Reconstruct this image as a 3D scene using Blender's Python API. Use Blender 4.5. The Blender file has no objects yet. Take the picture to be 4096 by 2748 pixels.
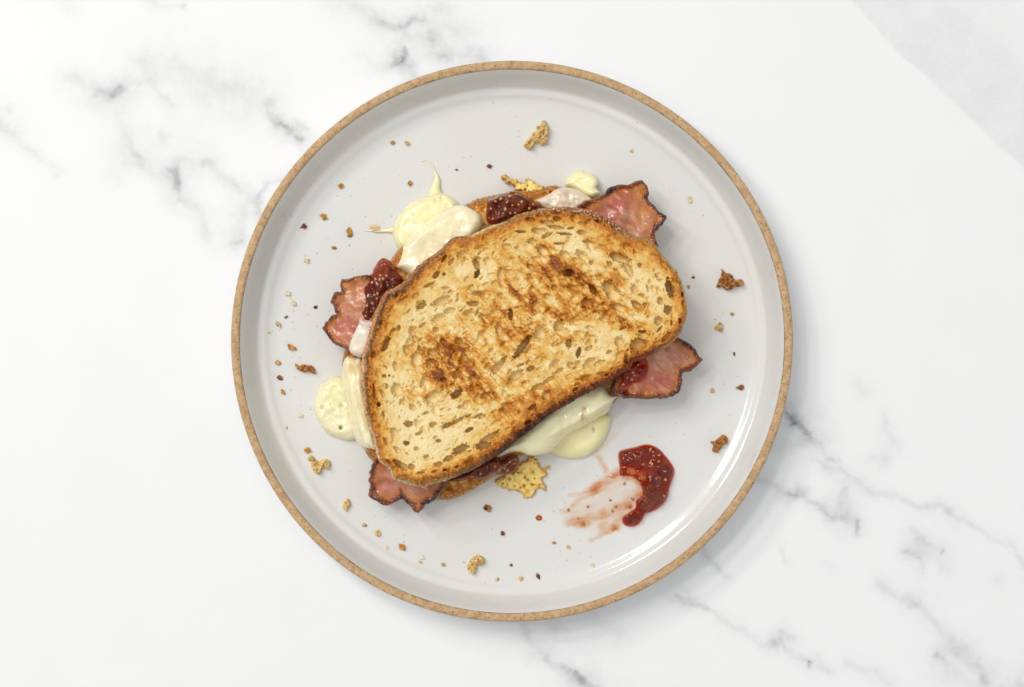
import bpy, bmesh, math, random
import numpy as np

# ------------------------------------------------------------------ camera, light, exposure
scene = bpy.context.scene
CAM_H = 0.90                     # camera height above the marble, metres
S0 = 0.00011856                  # metres per photo pixel at marble level
CX, CY = 2048.0, 1374.0

cam_data = bpy.data.cameras.new("camera")
cam = bpy.data.objects.new("camera", cam_data)
scene.collection.objects.link(cam)
cam.location = (0, 0, CAM_H)
cam.rotation_euler = (0, 0, 0)
cam_data.sensor_width = 36.0
cam_data.lens = 36.0 * CAM_H / (4096 * S0)
cam_data.clip_start = 0.05
cam_data.clip_end = 20
scene.camera = cam

world = bpy.data.worlds.new("World")
scene.world = world
world.use_nodes = True
bg = world.node_tree.nodes["Background"]
bg.inputs[0].default_value = (0.97, 0.985, 1.0, 1)
bg.inputs[1].default_value = 0.50

def area_light(name, loc, target, size, size_y, power, color):
    ld = bpy.data.lights.new(name, 'AREA')
    ld.shape = 'RECTANGLE'
    ld.size, ld.size_y = size, size_y
    ld.energy = power
    ld.color = color
    lo = bpy.data.objects.new(name, ld)
    scene.collection.objects.link(lo)
    lo.location = loc
    from mathutils import Vector
    d = Vector(target) - Vector(loc)
    lo.rotation_euler = d.to_track_quat('-Z', 'Y').to_euler()
    return lo

# a tall window of six panes to the upper left
from mathutils import Vector as _V
_c = _V((-1.42, 1.22, 2.55)); _d = (_V((0, 0, 0.02)) - _c).normalized()
_r = _d.cross(_V((0, 0, 1))).normalized(); _u = _r.cross(_d).normalized()
for _i in (-0.5, 0.5):
    for _j in (-1, 0, 1):
        _p = _c + _r * (_i * 0.80) + _u * (_j * 0.64)
        area_light("window_pane_light", _p, _p + _d, 0.42, 0.33, 9.8, (1.0, 0.97, 0.93))

# large overhead fill lamp, added to act like soft bounce from above
area_light("overhead_fill_light", (-0.25, 0.25, 2.70), (0, 0, 0), 2.8, 2.8, 12.5, (0.99, 0.99, 1.0))

scene.view_settings.view_transform = 'Standard'
scene.view_settings.look = 'None'
scene.view_settings.exposure = 0.0
scene.view_settings.gamma = 1.0
scene.view_settings.use_curve_mapping = False
scene.render.engine = 'CYCLES'
scene.cycles.max_bounces = 10
scene.cycles.transparent_max_bounces = 16

# ------------------------------------------------------------------ numpy tools
rng = np.random.RandomState(7)
random.seed(7)
_perm = rng.permutation(256)
_perm = np.concatenate([_perm, _perm]).astype(np.int64)
_ang = rng.rand(256) * 2 * math.pi
_gx, _gy = np.cos(_ang), np.sin(_ang)

def noise(x, y, seed=0):
    x = np.asarray(x, float) + seed * 17.31
    y = np.asarray(y, float) + seed * 9.77
    xi = np.floor(x).astype(np.int64); yi = np.floor(y).astype(np.int64)
    xf = x - xi; yf = y - yi
    u = xf * xf * xf * (xf * (xf * 6 - 15) + 10)
    v = yf * yf * yf * (yf * (yf * 6 - 15) + 10)
    def g(ix, iy, dx, dy):
        h = _perm[(_perm[ix & 255] + iy) & 255]
        return _gx[h] * dx + _gy[h] * dy
    a = g(xi, yi, xf, yf); b = g(xi + 1, yi, xf - 1, yf)
    c = g(xi, yi + 1, xf, yf - 1); d = g(xi + 1, yi + 1, xf - 1, yf - 1)
    return ((a + u * (b - a)) * (1 - v) + (c + u * (d - c)) * v) * 1.5

def fbm(x, y, seed=0, octv=4, gain=0.5):
    s = 0; a = 1.0; t = 0
    for o in range(octv):
        s = s + a * noise(x * 2 ** o, y * 2 ** o, seed + o * 3)
        t += a; a *= gain
    return s / t

def smooth(a, b, x):
    t = np.clip((x - a) / (b - a), 0, 1)
    return t * t * (3 - 2 * t)

def mix(a, b, t):
    return a + (b - a) * t

def mixc(a, b, t):
    a = np.asarray(a, float); b = np.asarray(b, float)
    t = np.asarray(t)[..., None]
    return a * (1 - t) + b * t

def ramp(t, stops):
    xs = [s[0] for s in stops]
    return np.stack([np.interp(t, xs, [s[1][k] for s in stops]) for k in range(3)], -1)

ZO = {'A': (1400, 750, 2.61375), 'B': (2100, 650, 2.61375), 'C': (1200, 1250, 2.61375),
      'D': (1900, 1250, 2.091), 'E': (1350, 1700, 2.32333), 'G': (2050, 1700, 2.32333),
      'H': (1240, 1000, 3.5625), 'I': (1960, 660, 4.869), 'K': (1460, 620, 4.6125),
      'J': (2000, 1700, 1.7425), 'L': (0, 0, 1.49357), 'M': (1100, 0, 1.9475),
      'N': (2700, 1500, 1.2564), 'O': (2700, 0, 1.49355), 'W': (0, 0, 0.57056),
      'P': (1020, 1100, 3.92), 'Q': (1020, 1450, 3.485), 'R': (2700, 1000, 2.6125), 'T': (2000, 440, 7.839)}

def Z(k, pts):
    ox, oy, s = ZO[k]
    return [(ox + x / s, oy + y / s) for x, y in pts]

def catmull(pts, step=6.0):
    p = np.array(pts, float)
    n = len(p); out = []
    for i in range(n):
        p0, p1, p2, p3 = p[(i - 1) % n], p[i], p[(i + 1) % n], p[(i + 2) % n]
        k = max(2, int(np.hypot(*(p2 - p1)) / step))
        t = np.linspace(0, 1, k, endpoint=False)[:, None]
        out.append(0.5 * ((2 * p1) + (-p0 + p2) * t + (2 * p0 - 5 * p1 + 4 * p2 - p3) * t * t
                          + (-p0 + 3 * p1 - 3 * p2 + p3) * t ** 3))
    return np.concatenate(out)

def jag(poly, amp, freq, seed=0, octv=3):
    """roughen an outline along its normals"""
    p = np.asarray(poly); t = np.roll(p, -1, 0) - np.roll(p, 1, 0)
    nrm = np.stack([t[:, 1], -t[:, 0]], 1); nrm /= np.linalg.norm(nrm, axis=1)[:, None] + 1e-9
    return p + nrm * (fbm(p[:, 0] * freq, p[:, 1] * freq, seed, octv) * amp)[:, None]

def sdf(px, py, poly):
    """signed distance (positive inside) and nearest boundary point"""
    a = np.asarray(poly, np.float32); b = np.roll(a, -1, 0)
    ab = b - a; L = (ab ** 2).sum(1) + 1e-9
    N = len(px)
    sd = np.empty(N, np.float32); qx = np.empty(N, np.float32); qy = np.empty(N, np.float32)
    for s in range(0, N, 8000):
        x = px[s:s + 8000].astype(np.float32)[:, None]; y = py[s:s + 8000].astype(np.float32)[:, None]
        t = np.clip(((x - a[:, 0]) * ab[:, 0] + (y - a[:, 1]) * ab[:, 1]) / L, 0, 1)
        cx = a[:, 0] + t * ab[:, 0]; cy = a[:, 1] + t * ab[:, 1]
        d2 = (x - cx) ** 2 + (y - cy) ** 2
        i = d2.argmin(1); r = np.arange(len(i))
        cr = ((a[:, 1] > y) != (b[:, 1] > y)) & (x < (b[:, 0] - a[:, 0]) * (y - a[:, 1]) / (b[:, 1] - a[:, 1] + 1e-12) + a[:, 0])
        ins = (cr.sum(1) % 2) == 1
        sd[s:s + 8000] = np.sqrt(d2[r, i]) * np.where(ins, 1, -1)
        qx[s:s + 8000] = cx[r, i]; qy[s:s + 8000] = cy[r, i]
    return sd.astype(float), qx.astype(float), qy.astype(float)

def seg_dist(px, py, pts):
    d = np.full(np.shape(px), 1e9)
    if len(pts) == 1:
        return np.hypot(px - pts[0][0], py - pts[0][1])
    for (x0, y0), (x1, y1) in zip(pts[:-1], pts[1:]):
        vx, vy = x1 - x0, y1 - y0
        t = np.clip(((px - x0) * vx + (py - y0) * vy) / (vx * vx + vy * vy + 1e-9), 0, 1)
        d = np.minimum(d, np.hypot(px - x0 - t * vx, py - y0 - t * vy))
    return d

def scale_at(zmm):
    return S0 * (CAM_H - zmm / 1000.0) / CAM_H

def wx(px, zref): return (np.asarray(px) - CX) * scale_at(zref)
def wy(py, zref): return (CY - np.asarray(py)) * scale_at(zref)

def make_mesh(name, co, faces, cols=None, attrs=None):
    me = bpy.data.meshes.new(name)
    co = np.asarray(co, np.float32)
    faces = np.asarray(faces, np.int32)
    k = faces.shape[1]
    me.vertices.add(len(co)); me.vertices.foreach_set('co', co.ravel())
    me.loops.add(faces.size); me.loops.foreach_set('vertex_index', faces.ravel())
    me.polygons.add(len(faces))
    me.polygons.foreach_set('loop_start', np.arange(len(faces), dtype=np.int32) * k)
    me.polygons.foreach_set('loop_total', np.full(len(faces), k, np.int32))
    me.polygons.foreach_set('use_smooth', np.ones(len(faces), bool))
    if cols is not None:
        at = me.attributes.new('tint', 'FLOAT_COLOR', 'POINT')
        c4 = np.ones((len(co), 4), np.float32); c4[:, :3] = np.clip(cols, 0, 1)
        at.data.foreach_set('color', c4.ravel())
    for n, v in (attrs or {}).items():
        at = me.attributes.new(n, 'FLOAT', 'POINT')
        at.data.foreach_set('value', np.asarray(v, np.float32))
    me.update(calc_edges=True)
    me.validate()
    return me

def link(name, me, mat, parent=None):
    o = bpy.data.objects.new(name, me)
    scene.collection.objects.link(o)
    if mat is not None and me is not None:
        if not me.materials: me.materials.append(mat)
    if parent is not None: o.parent = parent
    return o

def tag(o, label=None, category=None, group=None, kind=None):
    for k, v in (('label', label), ('category', category), ('group', group), ('kind', kind)):
        if v: o[k] = v
    return o

def thing(name, label, category, loc=(0, 0, 0), group=None):
    o = bpy.data.objects.new(name, None)
    o.empty_display_size = 0.01
    scene.collection.objects.link(o)
    o.location = loc
    return tag(o, label, category, group)

def grid_solid(poly, zref, spacing, top, bot, color=None, attrs=None, parts=None, closed=True):
    """closed lump inside an outline. top/bot: f(x, y, sd) -> mm. returns list of (co, faces, cols, attrs)"""
    poly = np.asarray(poly)
    x0, y0 = poly.min(0) - spacing * 2; x1, y1 = poly.max(0) + spacing * 2
    nx = int((x1 - x0) / spacing) + 2; ny = int((y1 - y0) / spacing) + 2
    gx, gy = np.meshgrid(x0 + np.arange(nx) * spacing, y0 + np.arange(ny) * spacing)
    X = gx.ravel(); Y = gy.ravel()
    sd, qx, qy = sdf(X, Y, poly)
    ins = (sd > 0).reshape(ny, nx)
    cell = ins[:-1, :-1] | ins[1:, :-1] | ins[:-1, 1:] | ins[1:, 1:]
    out = sd <= 0
    X = np.where(out, qx, X); Y = np.where(out, qy, Y); sd = np.where(out, 0, sd)
    idx = np.arange(nx * ny).reshape(ny, nx)
    f = np.stack([idx[:-1, :-1], idx[1:, :-1], idx[1:, 1:], idx[:-1, 1:]], -1)[cell]
    used = np.unique(f)
    remap = np.full(nx * ny, -1); remap[used] = np.arange(len(used))
    f = remap[f]; X = X[used]; Y = Y[used]; sd = sd[used]
    zt = top(X, Y, sd); n = len(X)
    ux, uy = wx(X, zref), wy(Y, zref)
    co = np.stack([ux, uy, zt / 1000], 1)
    faces = f
    c = color(X, Y, sd) if color else None
    at = {k: v(X, Y, sd, zt) for k, v in (attrs or {}).items()}
    if closed:
        zb = np.minimum(bot(X, Y, sd), zt)
        co = np.concatenate([co, np.stack([ux, uy, zb / 1000], 1)])
        e = np.concatenate([f[:, [0, 1]], f[:, [1, 2]], f[:, [2, 3]], f[:, [3, 0]]])
        key = e[:, 0].astype(np.int64) * n + e[:, 1]
        rkey = e[:, 1].astype(np.int64) * n + e[:, 0]
        be = e[~np.isin(key, rkey)]
        wall = np.stack([be[:, 1], be[:, 0], be[:, 0] + n, be[:, 1] + n], 1)
        faces = np.concatenate([f, f[:, ::-1] + n, wall])
        if c is not None: c = np.concatenate([c, c])
        at = {k: np.concatenate([v, v]) for k, v in at.items()}
    if parts is None:
        return co, faces, c, at
    pm = parts(X, Y, sd)                       # part index of each vertex
    if closed: pm = np.concatenate([pm, pm])
    fp = pm[faces].min(1)
    res = []
    for p in range(int(pm.max()) + 1):
        ff = faces[fp == p]
        u = np.unique(ff); rm = np.full(len(co), -1); rm[u] = np.arange(len(u))
        res.append((co[u], rm[ff], None if c is None else c[u], {k: v[u] for k, v in at.items()}))
    return res

def edge_profile(sd, r):
    t = np.clip(sd / r, 0, 1)
    return np.sqrt(np.clip(1 - (1 - t) ** 2, 0, 1))

# ------------------------------------------------------------------ materials
def new_mat(name):
    m = bpy.data.materials.new(name); m.use_nodes = True
    return m, m.node_tree.nodes, m.node_tree.links

def bump_from(nt, lk, scale, strength, dist, detail=4, kind='NOISE'):
    tc = nt.new('ShaderNodeTexCoord')
    if kind == 'NOISE':
        tx = nt.new('ShaderNodeTexNoise'); tx.inputs['Detail'].default_value = detail
        out = tx.outputs['Fac']
    else:
        tx = nt.new('ShaderNodeTexVoronoi'); out = tx.outputs['Distance']
    tx.inputs['Scale'].default_value = scale
    lk.new(tc.outputs['Object'], tx.inputs['Vector'])
    b = nt.new('ShaderNodeBump'); b.inputs['Strength'].default_value = strength
    b.inputs['Distance'].default_value = dist
    lk.new(out, b.inputs['Height'])
    return b

def tint_mat(name, rough, spec=0.5, sss=0.0, radius=(1, .6, .3), sss_scale=0.002, bump=None, coat=0.0, coat_rough=0.1,
             rough_var=0.0, rough_scale=900):
    m, nt, lk = new_mat(name)
    p = nt['Principled BSDF']
    a = nt.new('ShaderNodeAttribute'); a.attribute_name = 'tint'
    lk.new(a.outputs['Color'], p.inputs['Base Color'])
    p.inputs['Roughness'].default_value = rough
    p.inputs['Specular IOR Level'].default_value = spec
    p.inputs['Subsurface Weight'].default_value = sss
    p.inputs['Subsurface Radius'].default_value = radius
    p.inputs['Subsurface Scale'].default_value = sss_scale
    p.inputs['Coat Weight'].default_value = coat
    p.inputs['Coat Roughness'].default_value = coat_rough
    if rough_var:
        tc = nt.new('ShaderNodeTexCoord'); nz = nt.new('ShaderNodeTexNoise')
        nz.inputs['Scale'].default_value = rough_scale; nz.inputs['Detail'].default_value = 3
        lk.new(tc.outputs['Object'], nz.inputs['Vector'])
        mr = nt.new('ShaderNodeMapRange')
        mr.inputs['From Min'].default_value = 0.3; mr.inputs['From Max'].default_value = 0.7
        mr.inputs['To Min'].default_value = max(0.03, rough - rough_var); mr.inputs['To Max'].default_value = min(1, rough + rough_var)
        lk.new(nz.outputs['Fac'], mr.inputs['Value'])
        lk.new(mr.outputs['Result'], p.inputs['Roughness'])
    if bump:
        b = bump_from(nt, lk, *bump)
        lk.new(b.outputs['Normal'], p.inputs['Normal'])
        if coat: lk.new(b.outputs['Normal'], p.inputs['Coat Normal'])
    return m

M_BREAD = tint_mat('toasted_bread', 0.52, 0.3, sss=0.05, radius=(1, .65, .3), sss_scale=0.0012, bump=(900, 0.15, 0.0005, 2),
                   rough_var=0.25, rough_scale=700)
M_CRUST = tint_mat('bread_crust', 0.5, 0.14, bump=(900, 0.7, 0.001, 5), rough_var=0.2)
M_BACON = tint_mat('fried_bacon', 0.32, 0.4, sss=0.12, radius=(1, .4, .25), sss_scale=0.002, bump=(420, 0.2, 0.0008, 3),
                   coat=0.4, coat_rough=0.07, rough_var=0.15, rough_scale=420)
M_CHEESE = tint_mat('molten_cheese', 0.24, 0.5, sss=0.4, radius=(1, .8, .5), sss_scale=0.004, bump=(140, 0.12, 0.0012, 2),
                    coat=0.4, coat_rough=0.07, rough_var=0.1, rough_scale=300)
M_CRISP = tint_mat('fried_cheese', 0.38, 0.5, sss=0.3, radius=(1, .7, .3), sss_scale=0.0015, bump=(900, 0.5, 0.0007, 4))
M_CRUMB = tint_mat('toast_crumb', 0.6, 0.35, sss=0.2, radius=(1, .65, .3), sss_scale=0.0008, bump=(2600, 0.6, 0.0005, 4))
M_SEED = tint_mat('fig_seed', 0.2, 0.5, sss=0.2, radius=(1, .6, .3), sss_scale=0.0005, coat=0.5, coat_rough=0.05)

def jam_material():
    m, nt, lk = new_mat('red_jam')
    nt.remove(nt['Principled BSDF'])
    out = nt['Material Output']
    th = nt.new('ShaderNodeAttribute'); th.attribute_name = 'thick'
    ks = (0.17, 0.86, 1.45)
    comb = nt.new('ShaderNodeCombineColor')
    for i, k in enumerate(ks):
        mu = nt.new('ShaderNodeMath'); mu.operation = 'MULTIPLY'; mu.inputs[1].default_value = -k
        lk.new(th.outputs['Fac'], mu.inputs[0])
        ex = nt.new('ShaderNodeMath'); ex.operation = 'EXPONENT'
        lk.new(mu.outputs[0], ex.inputs[0]); lk.new(ex.outputs[0], comb.inputs[i])
    tr = nt.new('ShaderNodeBsdfTransparent'); lk.new(comb.outputs[0], tr.inputs['Color'])
    sq = nt.new('ShaderNodeMath'); sq.operation = 'MULTIPLY'
    lk.new(th.outputs['Fac'], sq.inputs[0]); lk.new(th.outputs['Fac'], sq.inputs[1])
    mu = nt.new('ShaderNodeMath'); mu.operation = 'MULTIPLY'; mu.inputs[1].default_value = -0.03
    lk.new(sq.outputs[0], mu.inputs[0])
    ex = nt.new('ShaderNodeMath'); ex.operation = 'EXPONENT'; lk.new(mu.outputs[0], ex.inputs[0])
    om = nt.new('ShaderNodeMath'); om.operation = 'SUBTRACT'; om.inputs[0].default_value = 1.0
    lk.new(ex.outputs[0], om.inputs[1])
    p = nt.new('ShaderNodeBsdfPrincipled')
    tc = nt.new('ShaderNodeTexCoord'); nz = nt.new('ShaderNodeTexNoise')
    nz.inputs['Scale'].default_value = 110; nz.inputs['Detail'].default_value = 2
    lk.new(tc.outputs['Object'], nz.inputs['Vector'])
    cr = nt.new('ShaderNodeValToRGB')
    cr.color_ramp.elements[0].position = 0.35; cr.color_ramp.elements[0].color = (0.10, 0.015, 0.005, 1)
    cr.color_ramp.elements[1].position = 0.7; cr.color_ramp.elements[1].color = (0.30, 0.058, 0.016, 1)
    lk.new(nz.outputs['Fac'], cr.inputs['Fac']); lk.new(cr.outputs['Color'], p.inputs['Base Color'])
    p.inputs['Specular IOR Level'].default_value = 0.0
    p.inputs['Roughness'].default_value = 0.5
    p.inputs['Subsurface Weight'].default_value = 0.0
    p.inputs['Subsurface Radius'].default_value = (1.0, 0.12, 0.06)
    p.inputs['Subsurface Scale'].default_value = 0.002
    mx = nt.new('ShaderNodeMixShader')
    lk.new(om.outputs[0], mx.inputs[0]); lk.new(tr.outputs[0], mx.inputs[1]); lk.new(p.outputs[0], mx.inputs[2])
    b = bump_from(nt, lk, 160, 0.06, 0.001, 1)
    fr = nt.new('ShaderNodeFresnel'); fr.inputs['IOR'].default_value = 1.52
    gl = nt.new('ShaderNodeBsdfGlossy'); gl.inputs['Roughness'].default_value = 0.05
    lk.new(b.outputs['Normal'], fr.inputs['Normal']); lk.new(b.outputs['Normal'], gl.inputs['Normal'])
    ge = nt.new('ShaderNodeNewGeometry'); ib = nt.new('ShaderNodeMath'); ib.operation = 'SUBTRACT'; ib.inputs[0].default_value = 1.0
    lk.new(ge.outputs['Backfacing'], ib.inputs[1])
    fm = nt.new('ShaderNodeMath'); fm.operation = 'MULTIPLY'
    lk.new(fr.outputs[0], fm.inputs[0]); lk.new(ib.outputs[0], fm.inputs[1])
    mx2 = nt.new('ShaderNodeMixShader')
    lk.new(fm.outputs[0], mx2.inputs[0]); lk.new(mx.outputs[0], mx2.inputs[1]); lk.new(gl.outputs[0], mx2.inputs[2])
    lk.new(mx2.outputs[0], out.inputs['Surface'])
    return m
M_JAM = jam_material()

def speck_mask(nt, lk, scale, thresh, soft, seed=0.0):
    tc = nt.new('ShaderNodeTexCoord')
    mp = nt.new('ShaderNodeMapping'); mp.inputs['Location'].default_value = (seed, seed * 2, seed * 3)
    lk.new(tc.outputs['Object'], mp.inputs['Vector'])
    vo = nt.new('ShaderNodeTexVoronoi'); vo.inputs['Scale'].default_value = scale
    lk.new(mp.outputs[0], vo.inputs['Vector'])
    # only some of the cells carry a speck
    mr = nt.new('ShaderNodeMapRange'); mr.inputs['From Min'].default_value = thresh; mr.inputs['From Max'].default_value = thresh - soft
    lk.new(vo.outputs['Distance'], mr.inputs['Value'])
    sp = nt.new('ShaderNodeSeparateColor'); lk.new(vo.outputs['Color'], sp.inputs[0])
    gt = nt.new('ShaderNodeMath'); gt.operation = 'GREATER_THAN'; gt.inputs[1].default_value = 0.72
    lk.new(sp.outputs[0], gt.inputs[0])
    mu = nt.new('ShaderNodeMath'); mu.operation = 'MULTIPLY'
    lk.new(mr.outputs[0], mu.inputs[0]); lk.new(gt.outputs[0], mu.inputs[1])
    m2 = nt.new('ShaderNodeMath'); m2.operation = 'MULTIPLY'
    lk.new(mu.outputs[0], m2.inputs[0]); lk.new(sp.outputs[1], m2.inputs[1])
    return m2.outputs[0]

def glaze_material():
    m, nt, lk = new_mat('glazed_stoneware')
    p = nt['Principled BSDF']
    tc = nt.new('ShaderNodeTexCoord'); nz = nt.new('ShaderNodeTexNoise')
    nz.inputs['Scale'].default_value = 22; nz.inputs['Detail'].default_value = 5
    lk.new(tc.outputs['Object'], nz.inputs['Vector'])
    cr = nt.new('ShaderNodeValToRGB')
    cr.color_ramp.elements[0].position = 0.3; cr.color_ramp.elements[0].color = (0.71, 0.70, 0.668, 1)
    cr.color_ramp.elements[1].position = 0.7; cr.color_ramp.elements[1].color = (0.735, 0.73, 0.705, 1)
    lk.new(nz.outputs['Fac'], cr.inputs['Fac'])
    s1 = speck_mask(nt, lk, 320, 0.14, 0.09, 0.0)
    s2 = speck_mask(nt, lk, 140, 0.055, 0.03, 3.3)
    ad = nt.new('ShaderNodeMath'); ad.operation = 'ADD'; ad.use_clamp = True
    lk.new(s1, ad.inputs[0]); lk.new(s2, ad.inputs[1])
    fm = nt.new('ShaderNodeMath'); fm.operation = 'MULTIPLY'; fm.inputs[1].default_value = 0.75
    lk.new(ad.outputs[0], fm.inputs[0])
    mx = nt.new('ShaderNodeMix'); mx.data_type = 'RGBA'
    lk.new(fm.outputs[0], mx.inputs['Factor']); lk.new(cr.outputs['Color'], mx.inputs['A'])
    mx.inputs['B'].default_value = (0.22, 0.19, 0.16, 1)
    lk.new(mx.outputs['Result'], p.inputs['Base Color'])
    p.inputs['Roughness'].default_value = 0.13
    p.inputs['Specular IOR Level'].default_value = 0.5
    p.inputs['Coat Weight'].default_value = 0.3
    p.inputs['Coat Roughness'].default_value = 0.05
    b = bump_from(nt, lk, 60, 0.06, 0.002, 3)
    lk.new(b.outputs['Normal'], p.inputs['Normal']); lk.new(b.outputs['Normal'], p.inputs['Coat Normal'])
    return m

def clay_material():
    m, nt, lk = new_mat('raw_speckled_clay')
    p = nt['Principled BSDF']
    tc = nt.new('ShaderNodeTexCoord'); nz = nt.new('ShaderNodeTexNoise')
    nz.inputs['Scale'].default_value = 420; nz.inputs['Detail'].default_value = 6; nz.inputs['Roughness'].default_value = 0.7
    lk.new(tc.outputs['Object'], nz.inputs['Vector'])
    cr = nt.new('ShaderNodeValToRGB')
    cr.color_ramp.elements[0].position = 0.32; cr.color_ramp.elements[0].color = (0.40, 0.25, 0.125, 1)
    cr.color_ramp.elements[1].position = 0.62; cr.color_ramp.elements[1].color = (0.63, 0.43, 0.24, 1)
    lk.new(nz.outputs['Fac'], cr.inputs['Fac'])
    s1 = speck_mask(nt, lk, 1200, 0.42, 0.2, 1.0)
    s2 = speck_mask(nt, lk, 520, 0.24, 0.1, 5.3)
    ad = nt.new('ShaderNodeMath'); ad.operation = 'ADD'; ad.use_clamp = True
    lk.new(s1, ad.inputs[0]); lk.new(s2, ad.inputs[1])
    mx = nt.new('ShaderNodeMix'); mx.data_type = 'RGBA'
    lk.new(ad.outputs[0], mx.inputs['Factor']); lk.new(cr.outputs['Color'], mx.inputs['A'])
    mx.inputs['B'].default_value = (0.09, 0.05, 0.025, 1)
    lk.new(mx.outputs['Result'], p.inputs['Base Color'])
    p.inputs['Roughness'].default_value = 0.75
    p.inputs['Specular IOR Level'].default_value = 0.25
    b = bump_from(nt, lk, 900, 0.5, 0.0006, 4)
    lk.new(b.outputs['Normal'], p.inputs['Normal'])
    return m

def marble_material():
    m, nt, lk = new_mat('white_marble')
    p = nt['Principled BSDF']
    v = nt.new('ShaderNodeAttribute'); v.attribute_name = 'vein'
    tc = nt.new('ShaderNodeTexCoord')
    nz = nt.new('ShaderNodeTexNoise'); nz.inputs['Scale'].default_value = 420; nz.inputs['Detail'].default_value = 8
    nz.inputs['Roughness'].default_value = 0.75
    lk.new(tc.outputs['Object'], nz.inputs['Vector'])
    mr = nt.new('ShaderNodeMapRange'); mr.inputs['From Min'].default_value = 0.25; mr.inputs['From Max'].default_value = 0.75
    mr.inputs['To Min'].default_value = 0.6; mr.inputs['To Max'].default_value = 1.4
    lk.new(nz.outputs['Fac'], mr.inputs['Value'])
    mu = nt.new('ShaderNodeMath'); mu.operation = 'MULTIPLY'; mu.use_clamp = True
    lk.new(v.outputs['Fac'], mu.inputs[0]); lk.new(mr.outputs[0], mu.inputs[1])
    cr = nt.new('ShaderNodeValToRGB')
    e = cr.color_ramp.elements
    e[0].position = 0.0; e[0].color = (0.865, 0.868, 0.87, 1)
    e[1].position = 1.0; e[1].color = (0.06, 0.06, 0.065, 1)
    n = e.new(0.4); n.color = (0.46, 0.465, 0.475, 1)
    lk.new(mu.outputs[0], cr.inputs['Fac'])
    lk.new(cr.outputs['Color'], p.inputs['Base Color'])
    p.inputs['Roughness'].default_value = 0.42
    p.inputs['Specular IOR Level'].default_value = 0.3
    return m

M_GLAZE, M_CLAY, M_MARBLE = glaze_material(), clay_material(), marble_material()

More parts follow.
